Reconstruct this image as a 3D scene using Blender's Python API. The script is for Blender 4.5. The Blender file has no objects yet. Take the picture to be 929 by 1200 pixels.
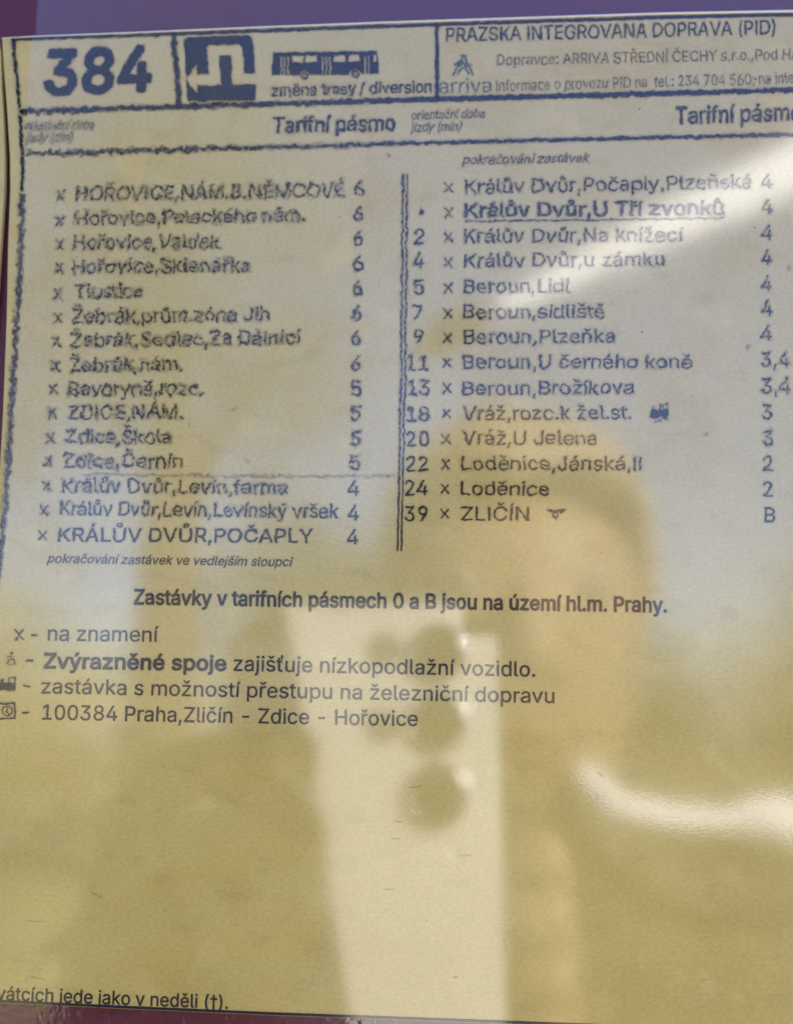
import bpy, bmesh, math, random
import numpy as np
from mathutils import Vector, Matrix

C = bpy.context.scene.collection
R_ = math.radians

# ------------------------------------------------------------------ camera
# The photograph was measured in its own 929 x 1200 pixels, focal length 1200 px.
FPX, CX, CY = 1200.0, 464.5, 600.0
DIST = 0.132                                   # camera to notice board, metres
CAM = Vector((0.0, -DIST, 1.45))
PITCH = math.atan(242.0 / FPX)
YAW = math.atan(47.5 / FPX * math.cos(PITCH))
cF = Vector((-math.sin(YAW) * math.cos(PITCH), math.cos(YAW) * math.cos(PITCH), math.sin(PITCH)))
cR = Vector((math.cos(YAW), math.sin(YAW), 0.0))
cU = cR.cross(cF)
cam = bpy.data.cameras.new('camera')
cam.sensor_fit = 'VERTICAL'
cam.sensor_height = 36.0
cam.sensor_width = 36.0
cam.lens = 36.0
cam.clip_start = 0.002
cam.clip_end = 500.0
cam.dof.use_dof = True
cam.dof.focus_distance = 0.1275
cam.dof.aperture_fstop = 21.0
camo = bpy.data.objects.new('camera', cam)
camo.matrix_world = Matrix(((cR.x, cU.x, -cF.x, CAM.x), (cR.y, cU.y, -cF.y, CAM.y),
                            (cR.z, cU.z, -cF.z, CAM.z), (0, 0, 0, 1)))
C.objects.link(camo)
bpy.context.scene.camera = camo

# ------------------------------------------------------------------ sky, sun, exposure
SUN_EL, SUN_AZ = R_(36), R_(44)                # behind the board, to its right-hand side
world = bpy.data.worlds.new('World')
bpy.context.scene.world = world
world.use_nodes = True
wn = world.node_tree
sky = wn.nodes.new('ShaderNodeTexSky')
sky.sky_type = 'NISHITA'
sky.sun_disc = False
sky.sun_elevation = SUN_EL
sky.sun_rotation = SUN_AZ
sky.air_density = 1.0
sky.dust_density = 0.5
sky.ozone_density = 2.5
bg = wn.nodes['Background']
bg.inputs[1].default_value = 0.085
tint = wn.nodes.new('ShaderNodeMix')            # the blue of the sky as the camera's shade balance renders it
tint.data_type = 'RGBA'
tint.blend_type = 'MULTIPLY'
tint.inputs[0].default_value = 1.0
tint.inputs[7].default_value = (1.0, 0.95, 1.19, 1.0)
wn.links.new(sky.outputs[0], tint.inputs[6])
wn.links.new(tint.outputs[2], bg.inputs[0])
sun = bpy.data.lights.new('sun', 'SUN')
sun.energy = 5.0
sun.angle = R_(0.5)
sun.color = (1.0, 0.95, 0.86)
suno = bpy.data.objects.new('sun', sun)
SUN_DIR = Vector((math.sin(SUN_AZ) * math.cos(SUN_EL), math.cos(SUN_AZ) * math.cos(SUN_EL), math.sin(SUN_EL)))
suno.rotation_euler = SUN_DIR.to_track_quat('Z', 'Y').to_euler()
suno.location = (0.5, 0.5, 3.0)
C.objects.link(suno)
sc = bpy.context.scene
sc.view_settings.view_transform = 'Standard'
sc.view_settings.look = 'None'
sc.view_settings.exposure = 2.0
sc.view_settings.gamma = 1.0
sc.render.engine = 'CYCLES'
sc.cycles.max_bounces = 8
sc.cycles.transparent_max_bounces = 16
sc.cycles.use_denoising = True

# ------------------------------------------------------------------ helpers
def plane_pt(px, py, lift=0.0):
    """Point of the notice plane (y = -lift) seen at photograph pixel px, py (arrays or numbers)."""
    a = (np.asarray(px, float) - CX) / FPX
    b = (CY - np.asarray(py, float)) / FPX
    dx = cF.x + a * cR.x + b * cU.x
    dy = cF.y + a * cR.y + b * cU.y
    dz = cF.z + a * cR.z + b * cU.z
    t = DIST / dy
    x, z = CAM.x + dx * t, CAM.z + dz * t
    return np.stack([x, np.full_like(x, -lift), z], -1)

def tag(o, label=None, cat=None, group=None, kind=None):
    if label: o['label'] = label
    if cat: o['category'] = cat
    if group: o['group'] = group
    if kind: o['kind'] = kind
    return o

def empty(name, loc, label, cat, group=None):
    o = bpy.data.objects.new(name, None)
    o.location = loc
    o.empty_display_size = 0.02
    C.objects.link(o)
    return tag(o, label, cat, group)

def link_mesh(name, me, mat, parent=None, smooth=False):
    o = bpy.data.objects.new(name, me)
    if mat: me.materials.append(mat)
    if smooth: me.shade_smooth()
    C.objects.link(o)
    if parent:
        o.parent = parent
        base = parent
        off = Vector((0, 0, 0))
        while base is not None:
            off += base.location
            base = base.parent
        me.transform(Matrix.Translation(-off))
    return o

def link_bm(name, bm, mat, parent=None, smooth=False):
    me = bpy.data.meshes.new(name)
    bm.normal_update()
    bm.to_mesh(me)
    bm.free()
    return link_mesh(name, me, mat, parent, smooth)

def bm_box(bm, c, s, M=None):
    r = bmesh.ops.create_cube(bm, size=1.0)
    bmesh.ops.scale(bm, vec=s, verts=r['verts'])
    bmesh.ops.translate(bm, vec=c, verts=r['verts'])
    if M is not None:
        bmesh.ops.transform(bm, matrix=M, verts=r['verts'])
    return r['verts']

def bm_tube(bm, pts, rad, seg=12):
    """A tapered round tube along pts."""
    pts = [Vector(p) for p in pts]
    rings = []
    n = len(pts)
    for i, p in enumerate(pts):
        d = (pts[min(i + 1, n - 1)] - pts[max(i - 1, 0)]).normalized()
        a = d.cross(Vector((0, 0, 1)) if abs(d.z) < 0.9 else Vector((1, 0, 0))).normalized()
        b = d.cross(a)
        r = rad[i] if hasattr(rad, '__len__') else rad
        rings.append([bm.verts.new(p + (a * math.cos(t) + b * math.sin(t)) * r)
                      for t in [2 * math.pi * k / seg for k in range(seg)]])
    for i in range(n - 1):
        for k in range(seg):
            bm.faces.new((rings[i][k], rings[i][(k + 1) % seg], rings[i + 1][(k + 1) % seg], rings[i + 1][k]))
    bm.faces.new(rings[0][::-1])
    bm.faces.new(rings[-1])

def extrude_outline(px_pts, front, back):
    """Closed slab whose outline is given in photograph pixels on the notice plane."""
    bm = bmesh.new()
    P = plane_pt([p[0] for p in px_pts], [p[1] for p in px_pts])
    f = [bm.verts.new((p[0], -front, p[2])) for p in P]
    k = [bm.verts.new((p[0], -back, p[2])) for p in P]
    bm.faces.new(f)
    bm.faces.new(k[::-1])
    n = len(P)
    for i in range(n):
        bm.faces.new((f[i], k[i], k[(i + 1) % n], f[(i + 1) % n]))
    bmesh.ops.recalc_face_normals(bm, faces=bm.faces)
    return bm

# ------------------------------------------------------------------ materials
def new_mat(name):
    m = bpy.data.materials.new(name)
    m.use_nodes = True
    return m, m.node_tree.nodes, m.node_tree.links, m.node_tree.nodes['Principled BSDF']

def simple_mat(name, col, rough=0.6, noise=0.15, scale=60.0, metal=0.0, spec=0.5):
    m, N, L, b = new_mat(name)
    tc = N.new('ShaderNodeTexCoord')
    nz = N.new('ShaderNodeTexNoise')
    nz.inputs['Scale'].default_value = scale
    nz.inputs['Detail'].default_value = 5
    L.new(tc.outputs['Object'], nz.inputs['Vector'])
    mx = N.new('ShaderNodeMix')
    mx.data_type = 'RGBA'
    mx.inputs[6].default_value = [c * (1 - noise) for c in col] + [1]
    mx.inputs[7].default_value = [min(1, c * (1 + noise)) for c in col] + [1]
    L.new(nz.outputs['Fac'], mx.inputs[0])
    L.new(mx.outputs[2], b.inputs['Base Color'])
    b.inputs['Roughness'].default_value = rough
    b.inputs['Metallic'].default_value = metal
    b.inputs['Specular IOR Level'].default_value = spec
    return m

def film_group():
    """The clear laminating film over sheet and frame: its dimpled normal and where it lies."""
    g = bpy.data.node_groups.new('clear_film', 'ShaderNodeTree')
    g.interface.new_socket('Normal', in_out='OUTPUT', socket_type='NodeSocketVector')
    g.interface.new_socket('Weight', in_out='OUTPUT', socket_type='NodeSocketFloat')
    g.interface.new_socket('Roughness', in_out='OUTPUT', socket_type='NodeSocketFloat')
    N, L = g.nodes, g.links
    out = N.new('NodeGroupOutput')
    geo = N.new('ShaderNodeNewGeometry')
    # two scales of orange peel and a slow ripple
    n1 = N.new('ShaderNodeTexNoise'); n1.inputs['Scale'].default_value = 3200; n1.inputs['Detail'].default_value = 2
    n2 = N.new('ShaderNodeTexNoise'); n2.inputs['Scale'].default_value = 110; n2.inputs['Detail'].default_value = 1
    L.new(geo.outputs['Position'], n1.inputs['Vector'])
    L.new(geo.outputs['Position'], n2.inputs['Vector'])
    b1 = N.new('ShaderNodeBump'); b1.inputs['Strength'].default_value = FILM_FINE; b1.inputs['Distance'].default_value = 0.0001
    b2 = N.new('ShaderNodeBump'); b2.inputs['Strength'].default_value = FILM_SLOW; b2.inputs['Distance'].default_value = 0.001
    L.new(n1.outputs['Fac'], b1.inputs['Height'])
    L.new(n2.outputs['Fac'], b2.inputs['Height'])
    L.new(b2.outputs['Normal'], b1.inputs['Normal'])
    L.new(b1.outputs['Normal'], out.inputs['Normal'])
    # film edge: a straight cut a little inside the left margin
    p, q = plane_pt(40, 0), plane_pt(32, 130)
    k = (p[0] - q[0]) / (p[2] - q[2])
    sep = N.new('ShaderNodeSeparateXYZ')
    L.new(geo.outputs['Position'], sep.inputs[0])
    m1 = N.new('ShaderNodeMath'); m1.operation = 'MULTIPLY_ADD'
    L.new(sep.outputs['Z'], m1.inputs[0]); m1.inputs[1].default_value = -k; m1.inputs[2].default_value = k * p[2] - p[0]
    m2 = N.new('ShaderNodeMath'); m2.operation = 'ADD'
    L.new(sep.outputs['X'], m2.inputs[0]); L.new(m1.outputs[0], m2.inputs[1])
    mr = N.new('ShaderNodeMapRange'); mr.inputs[1].default_value = -0.0001; mr.inputs[2].default_value = 0.0002
    mr.inputs[3].default_value = 0.20; mr.inputs[4].default_value = 1.0
    L.new(m2.outputs[0], mr.inputs[0])
    L.new(mr.outputs[0], out.inputs['Weight'])
    n3 = N.new('ShaderNodeTexNoise'); n3.inputs['Scale'].default_value = 45; n3.inputs['Detail'].default_value = 4
    L.new(geo.outputs['Position'], n3.inputs['Vector'])
    r3 = N.new('ShaderNodeMapRange'); r3.inputs[1].default_value = 0.3; r3.inputs[2].default_value = 0.7; r3.inputs[3].default_value = 0.055; r3.inputs[4].default_value = 0.095
    L.new(n3.outputs['Fac'], r3.inputs[0])
    L.new(r3.outputs[0], out.inputs['Roughness'])
    return g

FILM_FINE, FILM_SLOW, FILM_IOR = 0.024, 0.006, 2.08
FILM = film_group()

def add_film(m):
    N, L = m.node_tree.nodes, m.node_tree.links
    b = N['Principled BSDF']
    g = N.new('ShaderNodeGroup')
    g.node_tree = FILM
    L.new(g.outputs['Normal'], b.inputs['Coat Normal'])
    L.new(g.outputs['Weight'], b.inputs['Coat Weight'])
    L.new(g.outputs['Roughness'], b.inputs['Coat Roughness'])
    b.inputs['Coat IOR'].default_value = FILM_IOR

def paper_mat():
    m, N, L, b = new_mat('aged_paper')
    geo = N.new('ShaderNodeNewGeometry')
    def noise(scale, detail, sx=1.0, sz=1.0):
        mp = N.new('ShaderNodeMapping'); mp.inputs['Scale'].default_value = (sx, 1, sz)
        n = N.new('ShaderNodeTexNoise'); n.inputs['Scale'].default_value = scale; n.inputs['Detail'].default_value = detail
        L.new(geo.outputs['Position'], mp.inputs[0]); L.new(mp.outputs[0], n.inputs['Vector'])
        return n
    def mixc(fac, a, bcol, mode='MIX'):
        x = N.new('ShaderNodeMix'); x.data_type = 'RGBA'; x.blend_type = mode
        if fac is not None: L.new(fac, x.inputs[0])
        for s, v in ((6, a), (7, bcol)):
            if isinstance(v, tuple): x.inputs[s].default_value = v + (1,)
            else: L.new(v, x.inputs[s])
        return x
    big = noise(38, 6)
    r = N.new('ShaderNodeMapRange'); r.inputs[1].default_value = 0.3; r.inputs[2].default_value = 0.7
    L.new(big.outputs['Fac'], r.inputs[0])
    base = mixc(r.outputs[0], PAPER_A, PAPER_B)
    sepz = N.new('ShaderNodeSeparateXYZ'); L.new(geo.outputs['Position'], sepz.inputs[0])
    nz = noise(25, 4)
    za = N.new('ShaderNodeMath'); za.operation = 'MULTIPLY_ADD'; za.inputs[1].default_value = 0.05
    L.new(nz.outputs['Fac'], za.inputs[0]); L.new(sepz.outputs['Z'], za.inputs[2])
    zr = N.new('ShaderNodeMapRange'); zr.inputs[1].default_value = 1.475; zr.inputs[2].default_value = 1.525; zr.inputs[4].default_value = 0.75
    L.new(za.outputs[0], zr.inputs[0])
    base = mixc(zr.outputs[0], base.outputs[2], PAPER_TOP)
    # damp blotches, brownish, in two sizes
    for scale, det, lo, hi, col in ((75, 7, 0.50, 0.66, (0.50, 0.37, 0.11)), (260, 5, 0.56, 0.74, (0.44, 0.34, 0.12)), (130, 6, 0.58, 0.72, (0.70, 0.55, 0.23))):
        st = noise(scale, det, 1.0 if scale != 260 else 0.6)
        rs = N.new('ShaderNodeMapRange'); rs.inputs[1].default_value = lo; rs.inputs[2].default_value = hi; rs.inputs[4].default_value = 0.5
        L.new(st.outputs['Fac'], rs.inputs[0])
        base = mixc(rs.outputs[0], base.outputs[2], col)
    fib = noise(3000, 4, 0.6, 1.0)
    r2 = N.new('ShaderNodeMapRange'); r2.inputs[1].default_value = 0.25; r2.inputs[2].default_value = 0.75
    r2.inputs[3].default_value = 0.88; r2.inputs[4].default_value = 1.08
    L.new(fib.outputs['Fac'], r2.inputs[0])
    x = N.new('ShaderNodeVectorMath'); x.operation = 'SCALE'
    L.new(base.outputs[2], x.inputs[0]); L.new(r2.outputs[0], x.inputs['Scale'])
    # a few fly specks
    vo = N.new('ShaderNodeTexVoronoi'); vo.inputs['Scale'].default_value = 150
    L.new(geo.outputs['Position'], vo.inputs['Vector'])
    th = N.new('ShaderNodeMath'); th.operation = 'LESS_THAN'; th.inputs[1].default_value = 0.02
    L.new(vo.outputs['Distance'], th.inputs[0])
    spk = mixc(th.outputs[0], x.outputs[0], (0.05, 0.045, 0.04))
    L.new(spk.outputs[2], b.inputs['Base Color'])
    b.inputs['Roughness'].default_value = 0.9
    b.inputs['Specular IOR Level'].default_value = 0.0
    bp = N.new('ShaderNodeBump'); bp.inputs['Strength'].default_value = 0.25; bp.inputs['Distance'].default_value = 0.0001
    L.new(fib.outputs['Fac'], bp.inputs['Height'])
    L.new(bp.outputs['Normal'], b.inputs['Normal'])
    add_film(m)
    return m

PAPER_A, PAPER_B = (0.52, 0.40, 0.125), (0.62, 0.485, 0.17)
PAPER_TOP = (0.54, 0.46, 0.25)                # the upper half is more neutral, the lower half yellower

def ink_mat(name, col):
    m, N, L, b = new_mat(name)
    at = N.new('ShaderNodeAttribute')
    at.attribute_name = 'ink_load'
    L.new(at.outputs['Fac'], b.inputs['Alpha'])
    b.inputs['Base Color'].default_value = col + (1,)
    b.inputs['Roughness'].default_value = 0.9
    b.inputs['Specular IOR Level'].default_value = 0.0
    add_film(m)
    return m

def maroon_mat():
    m, N, L, b = new_mat('maroon_enamel')
    geo = N.new('ShaderNodeNewGeometry')
    mp = N.new('ShaderNodeMapping'); mp.inputs['Scale'].default_value = (1, 1, 0.22)
    L.new(geo.outputs['Position'], mp.inputs[0])
    n = N.new('ShaderNodeTexNoise'); n.inputs['Scale'].default_value = 1100; n.inputs['Detail'].default_value = 5
    n.inputs['Roughness'].default_value = 0.7
    L.new(mp.outputs[0], n.inputs['Vector'])
    r = N.new('ShaderNodeMapRange'); r.inputs[1].default_value = 0.60; r.inputs[2].default_value = 0.72
    L.new(n.outputs['Fac'], r.inputs[0])
    # scratches are found on the lower rail only
    sep = N.new('ShaderNodeSeparateXYZ'); L.new(geo.outputs['Position'], sep.inputs[0])
    lo = N.new('ShaderNodeMath'); lo.operation = 'LESS_THAN'; lo.inputs[1].default_value = 1.44
    L.new(sep.outputs['Z'], lo.inputs[0])
    mu = N.new('ShaderNodeMath'); mu.operation = 'MULTIPLY'
    L.new(r.outputs[0], mu.inputs[0]); L.new(lo.outputs[0], mu.inputs[1])
    mu2 = N.new('ShaderNodeMath'); mu2.operation = 'MULTIPLY'; mu2.inputs[1].default_value = 0.55
    L.new(mu.outputs[0], mu2.inputs[0])
    x = N.new('ShaderNodeMix'); x.data_type = 'RGBA'
    x.inputs[6].default_value = (0.095, 0.014, 0.036, 1)
    x.inputs[7].default_value = (0.42, 0.27, 0.29, 1)
    L.new(mu2.outputs[0], x.inputs[0])
    L.new(x.outputs[2], b.inputs['Base Color'])
    b.inputs['Roughness'].default_value = 0.35
    b.inputs['Specular IOR Level'].default_value = 0.25
    n2 = N.new('ShaderNodeTexNoise'); n2.inputs['Scale'].default_value = 700; n2.inputs['Detail'].default_value = 1.5
    L.new(geo.outputs['Position'], n2.inputs['Vector'])
    bp = N.new('ShaderNodeBump'); bp.inputs['Strength'].default_value = 0.12; bp.inputs['Distance'].default_value = 0.0006
    L.new(n2.outputs['Fac'], bp.inputs['Height'])
    L.new(bp.outputs['Normal'], b.inputs['Normal'])
    add_film(m)
    g = b.inputs['Coat Normal'].links[0].from_node
    n4 = N.new('ShaderNodeTexNoise'); n4.inputs['Scale'].default_value = 900; n4.inputs['Detail'].default_value = 1.5
    L.new(geo.outputs['Position'], n4.inputs['Vector'])
    b4 = N.new('ShaderNodeBump'); b4.inputs['Strength'].default_value = 0.09; b4.inputs['Distance'].default_value = 0.0004
    L.new(n4.outputs['Fac'], b4.inputs['Height']); L.new(g.outputs['Normal'], b4.inputs['Normal'])
    L.new(b4.outputs['Normal'], b.inputs['Coat Normal'])
    return m

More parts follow.
